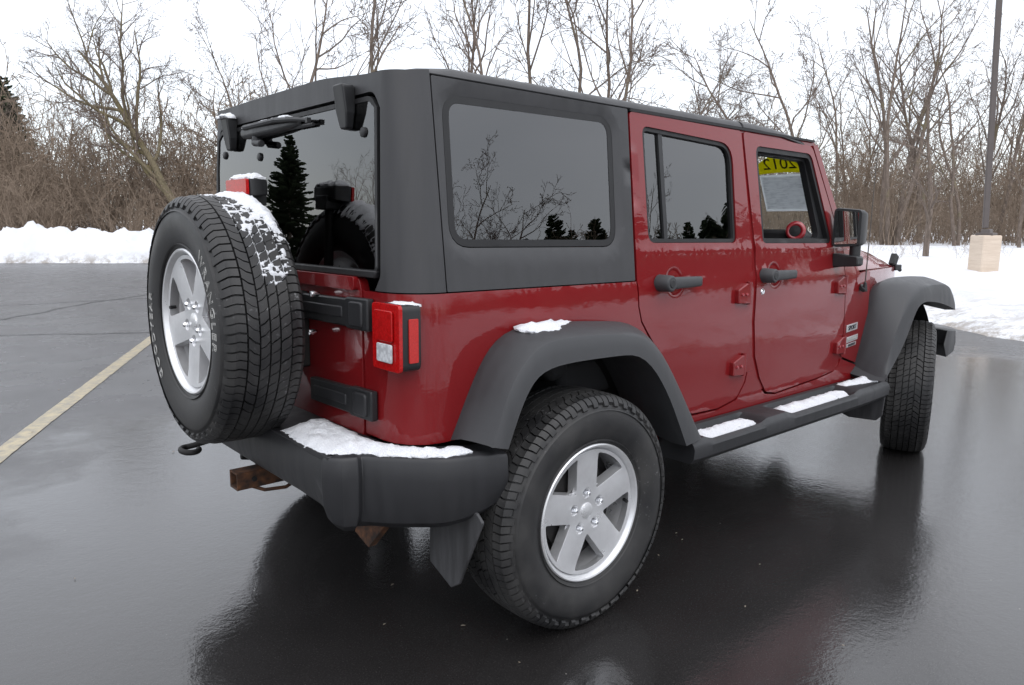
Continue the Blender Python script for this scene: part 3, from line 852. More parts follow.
FL = [[(2.272, .545), (2.495, .72), (2.57, .83), (2.62, .905)], [(2.62, .905), (2.67, .935), (2.76, .945), (2.95, .925)], [(2.95, .925), (3.06, .905), (3.15, .885), (3.225, .865)]]
for s_ in (-1, 1):
    flare('rear_fender_flare', RJ, RC, RL, .75, .918, .934, s_)
    flare('front_fender_flare', FJ, FC, FL, .75, .915, .932, s_)

# --- hood
hd = MB(); rows = []
for x, w, zt in ((2.115, .722, 1.258), (2.25, .715, 1.262), (2.45, .690, 1.257), (2.7, .655, 1.236), (2.95, .615, 1.202), (3.10, .585, 1.166), (3.19, .565, 1.122)):
    r = []
    for k in range(-12, 13):
        t = k/12; a = abs(t)
        y = w*t
        z = zt+.012*(1-t*t)-max(0, (zt-1.116))*max(0, (a-.70)/.30)**2.6*1.0 if a > .70 else zt+.012*(1-t*t)
        r.append((x, y, max(1.116, z)))
    rows.append(r+[(x, w-.02, 1.100), (x, -w+.02, 1.100)])
hd.loft(rows, True, True)
HOOD = hd.build('hood', 'red_paint', CAR, .003)
for s_ in (-1, 1):
    lt = MB(); lt.box((3.20, s_*.575, 1.105), (.09, .04, .035)); lt.box((3.185, s_*.565, 1.150), (.05, .035, .075), Matrix.Rotation(.5, 3, 'Y')); lt.tube([(3.15, s_*.58, 1.13), (3.25, s_*.585, 1.085)], .012, 8)
    lt.build('hood_latch', 'gasket_rubber', HOOD, .005)
    w_ = MB().box((2.14, s_*.42, 1.262), (.03, .08, .02)); w_.build('washer_nozzle', 'black_plastic', HOOD, .004)
# antenna on the right cowl
an = MB(); an.tube([(2.30, -.76, 1.02), (2.30, -.775, 1.035)], .022, 12); an.tube([(2.30, -.78, 1.01), (2.302, -.778, 1.06)], [.014, .008], 10)
ao = an.build('antenna_base', 'black_plastic', CAR, .003)
MB().tube([(2.302, -.778, 1.05), (2.33, -.775, 1.86)], [.0035, .0018], 6).build('antenna_mast', 'steel_dark', ao)
# badges on the right cowl
def badge(x, z, w, h, body_, ls, plate, let, slope=.06):
    pl = MB().prism([(-w/2, -h/2), (w/2, -h/2), (w/2, h/2), (-w/2, h/2)], lambda u, v, a: (x+u, -(wy(z+v)-.05*max(0, x+u-2.2)+.001+a), z+v+slope*u), 0, .004).build('badge', plate, CAR, .001)
    V, F = text_mesh(body_, ls, extrude=.001)
    mw = max(abs(p[0]) for p in V); k = min(1, w*.46/mw)
    MB().add([(x+p[0]*k, -(wy(z)-.05*max(0, x+p[0]*k-2.2)+.0055+p[2]), z+p[1]+slope*p[0]*k) for p in V], F).build('lettering', let, pl)
badge(2.222, .822, .135, .038, "SPORT", .034, 'badge_silver', 'dark_letter')
badge(2.235, .760, .145, .030, "WRANGLER", .028, 'badge_silver', 'white_letter')
badge(2.232, .728, .120, .020, "UNLIMITED", .018, 'badge_silver', 'dark_letter')

# --- windscreen, sheet and sticker on its inside
def wsx(z): return 1.868+(1.748-z)*.515
ws = MB().panel([(-.66, 1.255), (.66, 1.255), (.625, 1.735), (-.625, 1.735)], lambda y, z: Vector((wsx(z), y, z)), .005, grid=.1)
WS = ws.build('windscreen', 'clear_glass', CAR)
MB().panel([(-.600, 1.432), (-.338, 1.432), (-.338, 1.618), (-.590, 1.618)], lambda y, z: Vector((wsx(z)-.010, y, z)), .001, grid=.1).build('window_sheet', 'sheet_white', WS)
MB().panel([(-.590, 1.444), (-.350, 1.444), (-.349, 1.607), (-.581, 1.607)], lambda y, z: Vector((wsx(z)-.0125, y, z)), .001, grid=.1).build('printed_text', 'printed_sheet', WS)
yb = [(-.60+.27*k/20, 1.622+.006*math.sin(k/20*PI)) for k in range(21)]+[(-.33-.27*k/20, 1.640+.075*math.sin(PI*(.12+.76*k/20))) for k in range(21)]
st_ = MB().panel(yb, lambda y, z: Vector((wsx(z)-.010, y, z)), .001, grid=.05).build('year_sticker', 'sticker_yellow', WS)
V, F = text_mesh("2012", .085, extrude=.0006)
MB().add([(wsx(1.668+p[1])-.0125+p[2], -.465+p[0]*1.12, 1.668+p[1]*.9) for p in V], F).build('lettering', 'dark_letter', st_)

# --- cabin
cb = MB()
cb.loft([[(1.79, y, z) for y, z in ((-.68, .95), (-.68, 1.30), (-.62, 1.335), (.62, 1.335), (.68, 1.30), (.68, .95))], [(1.93, y, z) for y, z in ((-.68, .95), (-.68, 1.29), (-.62, 1.335), (.62, 1.335), (.68, 1.29), (.68, .95))],
         [(2.10, y, z) for y, z in ((-.66, .95), (-.66, 1.22), (-.60, 1.25), (.60, 1.25), (.66, 1.22), (.66, .95))]], True, True)
DASH = cb.build('dashboard', 'dark_interior', CAR, .02, 3)
for y in (-.640, .640):
    tr = MB().lathe([(.036+.013*math.cos(t), .013*math.sin(t)) for t in [2*PI*k/12 for k in range(12)]], 28, 'X', True)
    tr.lathe([(0, .0), (.03, -.004), (.036, .012), (0, .02)], 20, 'X')
    n0 = len(tr.v)
    v_ = tr.tf(Matrix.Translation((1.782, y, 1.328))@Matrix.Rotation(.35*(1 if y < 0 else -1), 4, 'Z')).build('air_vent', 'red_trim', DASH)
    MB().lathe([(0, -.008), (.027, -.006), (.029, .0), (0, .0)], 20, 'X').tf(Matrix.Translation((1.775, y, 1.328))@Matrix.Rotation(.35*(1 if y < 0 else -1), 4, 'Z')).build('vent_grille', 'gasket_rubber', v_)
sw = MB().lathe([(.18+.014*math.cos(t), .014*math.sin(t)) for t in [2*PI*k/10 for k in range(10)]], 40, 'X', True)
sw.box((0, 0, 0), (.04, .14, .10)); sw.box((0, 0, 0), (.02, .34, .03)); sw.box((0, 0, -.09), (.02, .03, .17))
sw.tf(Matrix.Translation((1.60, .37, 1.18))@Matrix.Rotation(-.4, 4, 'Y')).build('steering_wheel', 'dark_interior', CAR, .006)
def seat(x, y, w):
    m = MB()
    m.loft([[(x+dx, y+sx*w/2*k, z+.02*sz) for sx, sz in ((-1, 0), (-.9, 1), (.9, 1), (1, 0))]+[(x+dx-.12, y+sx*w/2*k, z-.02) for sx in (1, -1)] for dx, z, k in ((0.10, .78, 1), (0, 1.0, 1), (-.07, 1.22, .95), (-.10, 1.34, .8))], True, True)
    m.box((x+.28, y, .76), (.50, w, .14))
    o = m.build('seat', 'seat_cloth', CAR, .03, 3)
    if w < .7:
        hr = MB().box((x-.15, y, 1.44), (.10, .25, .17)); hr.build('headrest', 'seat_cloth', o, .04, 3)
    return o
seat(1.05, -.36, .50); seat(1.05, .36, .50)
rs = seat(.16, 0, 1.20)
for y in (-.38, .38): MB().box((.03, y, 1.43), (.09, .26, .15)).build('headrest', 'seat_cloth', rs, .04, 3)
rb = MB()
for s_ in (-1, 1):
    rb.tube([(1.22, s_*.60, 1.1), (1.20, s_*.58, 1.66), (1.10, s_*.575, 1.715), (.30, s_*.58, 1.71), (-.05, s_*.59, 1.62), (-.35, s_*.61, 1.15)], .032, 10)
for x in (1.16, .20): rb.tube([(x, -.58, 1.70), (x, .58, 1.70)], .032, 10)
rb.build('roll_bar', 'dark_interior', CAR)
tb = MB(); tb.loft([[(-.30, -.36, 1.13), (-.30, -.06, 1.13), (-.30, -.10, 1.46), (-.30, -.28, 1.46)], [(-.24, -.36, 1.13), (-.24, -.06, 1.13), (-.24, -.10, 1.46), (-.24, -.28, 1.46)]], True, True)
MB().panel([(-.50, 1.60), (1.85, 1.60), (1.85, 1.601), (-.5, 1.601)], lambda x, z: Vector((x, 0, z)), .001, grid=.5) if False else None
ln = MB(); ln.box((.65, 0, 1.745), (2.30, 1.24, .012)); ln.build('headliner', 'dark_interior', CAR)

# --- bumpers, hitch, hook
bp = MB()
stn = [(-.33, .900, .665, .50), (-.44, .893, .678, .475), (-.53, .865, .680, .462), (-.605, .80, .680, .458), (-.660, .745, .680, .456), (-.698, .698, .680, .456), (-.704, .690, .680, .456), (-.722, .698, .684, .450), (-.764, .684, .684, .452), (-.790, .655, .684, .462), (-.797, .628, .684, .474), (-.786, .612, .680, .486), (-.788, .56, .680, .498), (-.796, .40, .682, .51), (-.800, .0, .682, .512)]
def cr4(P, k):
    out = []
    for i in range(len(P)-1):
        p0, p1, p2, p3 = (Vector(P[max(0, i-1)]), Vector(P[i]), Vector(P[i+1]), Vector(P[min(len(P)-1, i+2)]))
        for j in range(k):
            t = j/k; out.append(tuple(.5*(2*p1+(p2-p0)*t+(2*p0-5*p1+4*p2-p3)*t*t+(3*p1-p0-3*p2+p3)*t**3)))
    return out+[tuple(P[-1])]
stn = cr4(stn[:6], 5)+stn[6:]
stn = [(x, -y, a, b) for x, y, a, b in stn]+[(x, y, a, b) for x, y, a, b in stn[-2::-1]]
rows = []
for i, (x, y, zt, zb) in enumerate(stn):
    a = Vector(stn[max(0, i-1)][:2]); b = Vector(stn[min(len(stn)-1, i+1)][:2]); t = (b-a).normalized(); n_ = Vector((t.y, -t.x))
    if n_.dot(Vector((x+.3, y*.5))) < 0: n_ = -n_
    P = Vector((x, y))
    def q(o, z): v = P+n_*o; return (v.x, v.y, z)
    rows.append([q(-.13, zt-.002), q(-.02, zt), q(-.006, zt-.004), q(0, zt-.014), q(.004, zt-.07), q(.0, zb+.06), q(-.012, zb+.022), q(-.035, zb), q(-.10, zb), q(-.13, zb+.03)])
bp.loft(rows, True, True)
bp.box((-.69, 0, .675), (.20, 1.30, .016))
BMP = bp.build('rear_bumper', 'bumper_plastic', CAR, .003, smooth=28)
stp = MB(); stp.prism(rpoly([(-.805, -.16), (-.70, -.20), (-.70, .05), (-.805, .02)], .03), lambda u, v, a: (u, v, a), .682, .688)
hi = MB()
o_ = [(-.034, -.031), (.034, -.031), (.034, .031), (-.034, .031)]; i_ = [(-.026, -.024), (.026, -.024), (.026, .024), (-.026, .024)]
hi.loft([[(x, .0+p[0], .446+p[1]) for p in pp] for x, pp in ((-.82, o_), (-.55, o_), (-.55, i_), (-.82, i_), (-.82, o_))], True)
hi.tube([(-.77, .0, .418), (-.73, -.05, .405), (-.66, -.07, .405), (-.60, -.05, .42)], .007, 8)
hi.tube([(-.55, -.42, .46), (-.55, .42, .46)], .035, 8)
HI = hi.build('tow_hitch', 'rust', CAR, .004)
MB().tube([(-.76, -.040, .448), (-.76, -.030, .448)], .009, 10).build('pin_hole', 'chassis_black', HI)
hb = MB().add([(-.56, -.40, .42), (-.56, -.60, .42), (-.58, -.50, .30), (-.56, -.38, .31), (-.53, -.40, .42), (-.53, -.60, .42), (-.55, -.50, .30), (-.53, -.38, .31)], [(0, 1, 2, 3), (7, 6, 5, 4), (0, 4, 5, 1), (1, 5, 6, 2), (2, 6, 7, 3), (3, 7, 4, 0)])
hb.build('rusty_bracket', 'rust', CAR, .003)
hk = MB().tube([(-.66, .36, .52), (-.78, .36, .50), (-.83, .375, .488)]+[(-.855+.030*math.sin(t), .340+.045*math.cos(t)*1.0, .484) for t in [.2-k*.33 for k in range(15)]], .011, 10)
hk.build('tow_hook', 'chassis_black', CAR, .0)
fb = MB()
fb.loft([[(x, y, z) for x, z in ((3.28, .575), (3.40, .60), (3.42, .66), (3.40, .735), (3.26, .745), (3.22, .66))] for y in (-.70, .70)], True, True)
for s_ in (-1, 1):
    fb.loft([[(x+dx, s_*y, z) for x, z in ((3.26, .575), (3.38, .60), (3.40, .66), (3.38, .735), (3.24, .745), (3.20, .66))] for y, dx in ((.69, 0), (.86, -.03), (.915, -.07), (.922, -.085))], True, True)
fb.build('front_bumper', 'black_plastic', CAR, .012)
# mud flaps
FLAP = [(.650, .50), (.640, .262), (.752, .212), (.795, .240), (.917, .478), (.89, .50)]
for s_ in (-1, 1):
    m = MB().prism(rpoly(FLAP, .008), lambda u, v, a: (-.43-.03*(v-.4)-a, s_*u, v), 0, .010)
    m.build('mud_flap', 'flap_rubber', CAR, .003)
    m = MB().prism(rpoly([(.655, .60), (.655, .30), (.70, .285), (.85, .295), (.882, .33), (.90, .50), (.90, .60)], .02), lambda u, v, a: (2.40-.10*(v-.4)+a, s_*u, v), 0, .010)
    m.build('mud_flap', 'flap_rubber', CAR, .003)

# --- side steps
PADS = [(.685, 1.145), (1.315, 2.03)]
def pad_k(x):
    for a, b in PADS:
        if a <= x <= b:
            e = min(x-a, b-x); return min(1, e/.05)
    return 0.0
for s_ in (-1, 1):
    m = MB(); rows = []
    xs = sorted(set([.592, .60, .62, .66]+[.68+.02*k for k in range(80)]+[2.30, 2.36, 2.39, 2.40]))
    for x in xs:
        e = min(1, (x-.585)/.02, (2.405-x)/.02); k = pad_k(x)
        yo = .926-.012*max(0, (x-2.1)/.3); zt = .534-.004*(1-e); zb = .436+.004*(1-e)
        yi = .755
        rows.append([(x, s_*y, z) for y, z in ((yi, zb+.02), (yi, zt), (yi+.025, zt), (yi+.035, zt-.028*k), (yo-.045, zt-.032*k), (yo-.022, zt-.014*k-.004), (yo-.006, zt-.020-.006*k), (yo, zt-.036), (yo-.004, zb+.02), (yo-.02, zb), (yi+.02, zb))])
    m.loft(rows, True, True)
    so_ = m.build('side_step', 'bumper_plastic', CAR, 0, smooth=30)
    for a, b in PADS:
        p = MB(); n = int((b-a-.10)/.035); p.box(((a+b)/2, s_*.838, .5035), (b-a-.10, .080, .004))
        p.build('tread_pad', 'gasket_rubber', so_)
    for x in (.75, 1.5, 2.25): MB().box((x, s_*.68, .49), (.05, .22, .04)).build('step_bracket', 'chassis_black', so_)

# --- underbody, axles and wheel wells
ch = MB()
for y in (-.44, .44): ch.box((1.3, y, .52), (3.9, .07, .12))
ch.box((.9, .05, .44), (1.2, .5, .12)); ch.box((-.40, .05, .50), (.40, .60, .16)); ch.box((2.4, 0, .50), (.9, .40, .20))
for x in (0, 2.947):
    ch.tube([(x, -.72, .40), (x, .72, .40)], .042, 10)
    ch.tube([(x, -.10, .40), (x, .02, .40), (x, .14, .40)], [.07, .14, .07], 12)
    for s_ in (-1, 1): ch.tube([(x-.02, s_*.50, .42), (x-.02, s_*.50, .66)], .06, 10)
ch.tube([(.1, .30, .36), (-.50, .42, .38), (-.62, .45, .40)], .03, 10); ch.tube([(.4, 0, .40), (2.4, 0, .44)], .035, 8)
ch.build('chassis', 'chassis_black', CAR, .006)
for s_ in (-1, 1):
    for x, r in ((0, .53), (2.93, .53)):
        w = MB(); A = [math.radians(a) for a in range(5, 176, 5)]
        rows = [[(x+r*math.cos(t)*k, s_*y, .45+r*math.sin(t)*k) for y, k in ((.745, 1.0), (.46, 1.0), (.44, .95))] for t in A]
        w.loft(rows)
        w.prism([(r*math.cos(t), r*math.sin(t)) for t in A], lambda u, v, a, x=x: (x+u, s_*(.43+a), .45+v), 0, .01)
        w.build('wheel_well', 'chassis_black', CAR)

# --- wheels: axis along local Y, outer face towards -Y
def tyre_mesh():
    t = MB()
    half = [(.226, .094), (.238, .107), (.262, .118), (.292, .1265), (.322, .1275), (.345, .1235), (.362, .116), (.374, .106), (.383, .092), (.3865, .06), (.3875, .0)]
    prof = half+[(r, -y) for r, y in half[-2::-1]]
    t.lathe(prof, 96, 'Y')
    R = lambda y: .4015-.35*y*y-3.0*max(0, abs(y)-.07)**1.6
    def surf(y, th, r): return (r*math.cos(th), y, r*math.sin(th))
    rr = random.Random(3)
    N = 74; st = 2*PI/N
    rows = [(-.0285, -.0025, 0.0, .55), (.0025, .0285, .35, .55), (-.0640, -.0335, .5, -.60), (.0335, .0640, .5, .60)]
    def block(ys0, ys1, th0, dth, sk, wob):
        n = 4; m = 3; top = []; 
        for i in range(n+1):
            y = ys0+(ys1-ys0)*i/n; z_ = (.12*math.sin(i/n*PI*2+wob))*st*.45
            for j in range(m+1):
                th = th0+dth*j/m+sk*(i/n-.5)*st+z_
                top.append((y, th))
        V = [surf(y, th, R(y)) for y, th in top]
        cy = (ys0+ys1)/2
        V += [surf(y+(y-cy)*.06, th, .383) for y, th in top]
        K = (n+1)*(m+1); F = []
        for i in range(n):
            for j in range(m):
                a = i*(m+1)+j; F.append((a, a+1, a+m+2, a+m+1))
        per = [i*(m+1) for i in range(n+1)]+[n*(m+1)+j for j in range(1, m+1)]+[i*(m+1)+m for i in range(n-1, -1, -1)]+[j for j in range(m-1, 0, -1)]
        for k in range(len(per)):
            a, b = per[k], per[(k+1) % len(per)]; F.append((a, b, b+K, a+K))
        t.add(V, F)
    for (a, b, ph, sk) in rows:
        for k in range(N):
            block(a, b, (k+ph+rr.uniform(-.03, .03))*st, st*(.90 if k % 3 else .85)*rr.uniform(.95, 1.03), sk+rr.uniform(-.05, .05), 0 if b > 0 else 1.5)
    for sg in (-1, 1):
        N = 92; st = 2*PI/N
        for k in range(N):
            th0 = (k+.25)*st; dth = st*(.78 if k % 2 else .84)
            ys = [.0695, .088, .100, .110, .118, .1225]; rs = [R(.0695), R(.088)-.0005, .3945, .387, .3755, .364]
            if k % 2: ys = ys[:-1]; rs = rs[:-1]
            bs = [.383, .382, .379, .372, .362, .356][:len(ys)]
            V = []; m = 3
            for y, r in zip(ys, rs):
                w_ = .12*math.sin((y-.07)*90)*st
                for j in range(m+1): V.append(surf(sg*y, th0+dth*j/m+w_, r))
            K = len(V)
            for y, r in zip(ys, bs):
                w_ = .12*math.sin((y-.07)*90)*st
                for j in range(m+1): V.append(surf(sg*(y-.006), th0+dth*j/m+w_, r))
            F = []; n = len(ys)-1
            for i in range(n):
                for j in range(m): q = i*(m+1)+j; F.append((q, q+1, q+m+2, q+m+1))
            per = [i*(m+1) for i in range(n+1)]+[n*(m+1)+j for j in range(1, m+1)]+[i*(m+1)+m for i in range(n-1, -1, -1)]+[j for j in range(m-1, 0, -1)]
            for k2 in range(len(per)):
                p, q = per[k2], per[(k2+1) % len(per)]; F.append((p, q, q+K, p+K))
            t.add(V, F)
    # rings on the side walls
    for r in (.247, .352):
        t.lathe([(r-.003, -.1265 if r > .3 else -.1125), (r, -.1245 if r > .3 else -.1175), (r+.003, -.119 if r > .3 else -.113)], 72, 'Y')
    return t
def ring_text(body_, size, th_mid, r0, y, outline):
    V, F = text_mesh(body_, size, outline=outline, space=1.35)
    out = []
    for p in V:
        r = r0+p[1]; th = th_mid+p[0]/r0
        yy = y+(.0045 if r > .335 else 0)*((r-.335)/.02) if r > .335 else y
        # clockwise as seen from the outer face (-Y): x to the right, z up
        out.append((r*math.sin(th), yy-p[2], r*math.cos(th)))
    return out, F
def wheel(name, M, lettering=False, disc=True):
    w = empty(name, parent=CAR); w.matrix_local = M
    if 'tyre' not in PROTO:
        PROTO['tyre'] = tyre_mesh().build('tyre', 'tyre_rubber', w, smooth=38)
        rim = MB()
        rim.lathe([(.2345, -.100), (.2345, -.108), (.2300, -.1115), (.2245, -.1095), (.2205, -.102), (.2135, -.088), (.2085, -.060), (.206, .0), (.208, .085), (.226, .10), (.230, .10), (.212, .080), (.211, -.07), (.224, -.095)], 96, 'Y', True)
        wins = []
        hw, rt = .0440, .201
        for i in range(5):
            a0 = PI/2+i*2*PI/5; a1 = a0+2*PI/5
            p = []
            def pt(a, off, r): return (r*math.cos(a)-off*math.sin(a), r*math.sin(a)+off*math.cos(a))
            am = (a0+a1)/2; ap = hw/math.sin(PI/5)+.006
            q0 = math.asin((hw+.004)/rt); 
            p.append((ap*math.cos(am), ap*math.sin(am)))
            p.append(pt(a0, hw+.006, rt*math.cos(q0)))
            for k in range(1, 8):
                t = a0+q0+(2*PI/5-2*q0)*k/8; p.append((rt*math.cos(t), rt*math.sin(t)))
            p.append(pt(a1, -hw-.006, rt*math.cos(q0)))
            wins.append(rpoly(p, [.008]+[.012]+[0]*7+[.012], 4))
        circ = [(.2125*math.cos(2*PI*k/90), .2125*math.sin(2*PI*k/90)) for k in range(90)]
        def face(x, z):
            r = math.hypot(x, z)
            y = -.0925+.012*max(0, 1-r/.16)-.004*max(0, (r-.17)/.04)
            if r > .05:
                da = min(abs(x*math.sin(PI/2+i*2*PI/5)-z*math.cos(PI/2+i*2*PI/5)) for i in range(5) if x*math.cos(PI/2+i*2*PI/5)+z*math.sin(PI/2+i*2*PI/5) > 0)
                y += .0028*min(1, da/.046)**2*max(0, min(1, (r-.05)/.04))*max(0, min(1, (.205-r)/.02))
            for i in range(5):
                a = PI/2+i*2*PI/5; d = math.hypot(x-.0635*math.cos(a), z-.0635*math.sin(a))
                if d < .0185: y += .014*min(1, (.0185-d)/.004)
            return Vector((x, y, z))
        ex = [(.0635*math.cos(PI/2+i*2*PI/5)+rr*math.cos(t*PI/9), .0635*math.sin(PI/2+i*2*PI/5)+rr*math.sin(t*PI/9)) for i in range(5) for rr in (.0195, .0172, .0142) for t in range(18)]
        rim.panel(circ, face, .040, wins, .022, ex)
        PROTO['rim'] = rim.build('rim', 'alloy', w, .0055, 2, smooth=30)
        for i in range(5):
            a = PI/2+i*2*PI/5
            PROTO['lug%d' % i] = MB().lathe([(0, -.100), (.006, -.099), (.0095, -.094), (.0105, -.075), (0, -.072)], 6, 'Y').tf(Matrix.Translation((.0635*math.cos(a), 0, .0635*math.sin(a)))).build('lug_nut', 'chrome', PROTO['rim'], .001)
        PROTO['hub_cap'] = MB().lathe([(0, -.0895), (.018, -.089), (.026, -.0865), (.029, -.078), (.0, -.076)], 32, 'Y').build('hub_cap', 'alloy', PROTO['rim'])
        v_ = MB().tube([(.196, -.078, -.02), (.190, -.098, -.02)], .006, 8); PROTO['valve'] = v_.build('valve_stem', 'gasket_rubber', PROTO['rim'])
        PROTO['brake_disc_gap_shade'] = MB().lathe([(.06, -.035), (.150, -.035), (.150, -.012), (.198, -.010), (.198, .0), (.0, .02)], 48, 'Y').build('brake_disc_gap_shade', 'chassis_black', w)  # brake disc widened and blackened, putting shade into the gaps between the spokes
    else:
        t = PROTO['tyre'].copy(); COL.objects.link(t); t.parent = w
        r = PROTO['rim'].copy(); COL.objects.link(r); r.parent = w
        for k in ('lug0', 'lug1', 'lug2', 'lug3', 'lug4', 'hub_cap', 'valve'):
            c = PROTO[k].copy(); COL.objects.link(c); c.parent = r
        if disc:
            c = PROTO['brake_disc_gap_shade'].copy(); COL.objects.link(c); c.parent = w
    if lettering:
        for body_, mid in (("WRANGLER", math.radians(72)), ("GOODYEAR", math.radians(255))):
            V, F = ring_text(body_, .046, mid, .303, -.1275, .0010)
            MB().add(V, F).build('sidewall_lettering', 'white_letter', w)
    return w
PROTO = {}
T = Matrix.Translation; RZ = lambda a: Matrix.Rotation(a, 4, 'Z'); RY = lambda a: Matrix.Rotation(a, 4, 'Y')
ZC = .398
wheel('wheel', T((.020, -.818, ZC-.002))@RY(math.radians(-3)))
wheel('wheel', T((0, .800, ZC))@RZ(PI)@RY(.7))
STEER = math.radians(21)
wheel('wheel', T((3.035, -.768, ZC))@RZ(STEER)@RY(1.1))
wheel('wheel', T((2.947, .800, ZC))@RZ(STEER+PI)@RY(.2))
SPM = T((-.858, -.055, 1.022))@RZ(-PI/2)@RY(PI+math.radians(4))
sw_ = wheel('spare_wheel', T((-.858, -.055, 1.022))@RZ(-PI/2), True, False)
for c in sw_.children:
    if c.name.startswith('rim'): c.rotation_euler = (0, PI+.05, 0)

# ------------------------------------------------------------------ snow lying on the car
def snow_on(outline, fn, H, label, grid=.014, rough=1.3, edge=.045, name='snow_patch'):
    m = MB(); V2, F = cdt(outline, [], grid, [])
    bd = set(i for e in boundary(F) for i in e)
    top = []; bot = []
    for i, (u, v) in enumerate(V2):
        e = edist((u, v), outline) if i not in bd else 0
        p = Vector(fn(u, v, 0)); nn = noise.fractal(p*38, 1, 2, 3); n2 = noise.noise(p*130)
        k = min(1, e/edge)**.8
        h = H*k*(.85+.35*nn*rough)+.0025*n2*k
        j = .009*rough
        top.append(Vector(fn(u+j*noise.noise(p*60), v+j*noise.noise(p*60+Vector((9, 0, 0))), max(.001, h)))); bot.append(Vector(fn(u, v, -.006)))
    n = len(V2); fs = list(F)+[tuple(i+n for i in reversed(f)) for f in F]+[(b, a, a+n, b+n) for a, b in boundary(F)]
    o = m.add(top+bot, fs).build(name, 'clinging_snow', None, smooth=70)
    return tag(o, label, 'snow', 'snow lying on the car', 'stuff')
def jag(poly, amp, mx=.02, s=1.0):
    out = []
    for i, (x, y) in enumerate(densify(poly, mx)):
        out.append((x+amp*noise.noise(Vector((x*45, y*45, s))), y+amp*noise.noise(Vector((x*45, y*45, s+7)))))
    return out
snow_on(jag(rpoly([(-.600, -.255), (-.606, -.62), (-.575, -.70), (-.50, -.79), (-.44, -.79), (-.435, -.875), (-.525, -.852), (-.60, -.79), (-.66, -.725), (-.69, -.675), (-.735, -.665), (-.775, -.63), (-.79, -.56), (-.785, -.40), (-.765, -.30), (-.70, -.27)], .02), .006),
        lambda u, v, h: (u, v, .682+h), .023, 'thick white snow along the rear bumper top below the taillight')
def on_flare(u, v, h):   # u along x, v across 0..1
    return (u, -(wy(1.0)+.002+v), 1.021-.10*v-.9*v*v*.0+h)
snow_on(jag(rpoly([(-.20, .004), (-.05, .0), (.06, .004), (.03, .045), (-.05, .085), (-.10, .10), (-.19, .085), (-.21, .045)], .012), .008, .015, 3.), on_flare, .022, 'small white snow patch on top of the rear right wheel flare')
snow_on(jag(rpoly([(.70, -.788), (1.07, -.788), (1.125, -.83), (1.11, -.884), (.71, -.890)], .015), .004, .02, 5.), lambda u, v, h: (u, v, .505+h), .026, 'snow strip on the side step below the rear door')
snow_on(jag(rpoly([(1.33, -.788), (2.00, -.788), (2.02, -.83), (1.99, -.880), (1.34, -.890)], .015), .004, .02, 6.), lambda u, v, h: (u, v, .505+h), .026, 'long snow strip on the side step below the front door')
snow_on(jag(rpoly([(2.05, -.775), (2.34, -.775), (2.37, -.83), (2.31, -.885), (2.20, -.86), (2.05, -.83)], .015), .005, .02, 8.), lambda u, v, h: (u, v, .534+h), .024, 'snow patch at the front end of the side step behind the front wheel flare')
snow_on(jag(rpoly([(.60, -.765), (.67, -.765), (.665, -.80), (.61, -.805)], .01), .004, .01, 9.), lambda u, v, h: (u, v, .534+h), .014, 'tiny snow crumb at the rear end of the side step', .008, edge=.015)
snow_on(jag(rpoly([(-.765, -.128), (-.705, -.115), (-.705, .045), (-.765, .058)], .01), .003, .015, 2.), lambda u, v, h: (u, v, 1.484+h), .026, 'white snow cap on the high brake light above the spare tyre', .01, edge=.045)
snow_on(jag(rpoly([(-.585, .30), (-.618, .30), (-.618, .0), (-.610, -.09), (-.585, -.08)], .008), .002, .015, 1.), lambda u, v, h: (u, v, 1.690+h), .009, 'thin line of snow along the rear wiper', .009, edge=.012)
snow_on(jag(rpoly([(-.578, .430), (-.632, .440), (-.632, .515), (-.578, .525)], .01), .003, .012, 4.), lambda u, v, h: (u, v, 1.744+h), .014, 'snow cap on the left glass hinge above the rear window', .008, edge=.02)
snow_on(jag(rpoly([(-.60, -.66), (-.54, -.66), (-.535, -.756), (-.60, -.750)], .006), .003, .012, 4.), lambda u, v, h: (u, v, 1.110+h), .008, 'thin dusting of snow on top of the taillight', .008, edge=.02)
# spare tyre: a full band on the inner shoulder, thin snow packed in the grooves beside it
def on_spare(y, th, h):      # y across the tread (+ towards the car), th from the top towards the right side
    r = .4015-.35*y*y-3.0*max(0, abs(y)-.07)**1.6+h
    return (-.858+y, -.055-r*math.sin(th), 1.022+r*math.cos(th))
snow_on(jag(rpoly([(.060, -.24), (.119, -.22), (.122, .45), (.118, .88), (.090, .84), (.055, .55), (.022, .28), (.005, -.05), (.02, -.2)], .03), .016, .02, 2.), on_spare, .016, 'band of white snow on the inner shoulder of the spare tyre', .012, 1.3, .03)
gs = MB()
def in_tread(outline, seed):
    V2, F = cdt(outline, [], .010, [])
    bd = set(i for e in boundary(F) for i in e)
    top = []; bot = []
    for i, (y, th) in enumerate(V2):
        p = Vector((y*52, th*17, seed)); nn = .75*noise.fractal(p*1.5, 1, 2, 4)+.45*noise.noise(Vector((y*14, th*4, 3.)))
        h = -.0075+.015*(nn+.33) if i not in bd else -.017
        top.append(on_spare(y, th, min(.0035, max(-.017, h)))); bot.append(on_spare(y, th, -.024))
    n = len(V2); gs.add(top+bot, list(F)+[tuple(i+n for i in reversed(f)) for f in F]+[(b, a, a+n, b+n) for a, b in boundary(F)])
in_tread(rpoly([(-.060, -.10), (.07, -.10), (.118, .5), (.120, 1.02), (.09, 1.12), (.03, 1.25), (-.004, 1.18), (-.040, .55)], .03), 1.)
tag(gs.build('snow_patch', 'clinging_snow', None, smooth=60), 'broken snow packed into the tread grooves of the spare tyre', 'snow', 'snow lying on the car', 'stuff')
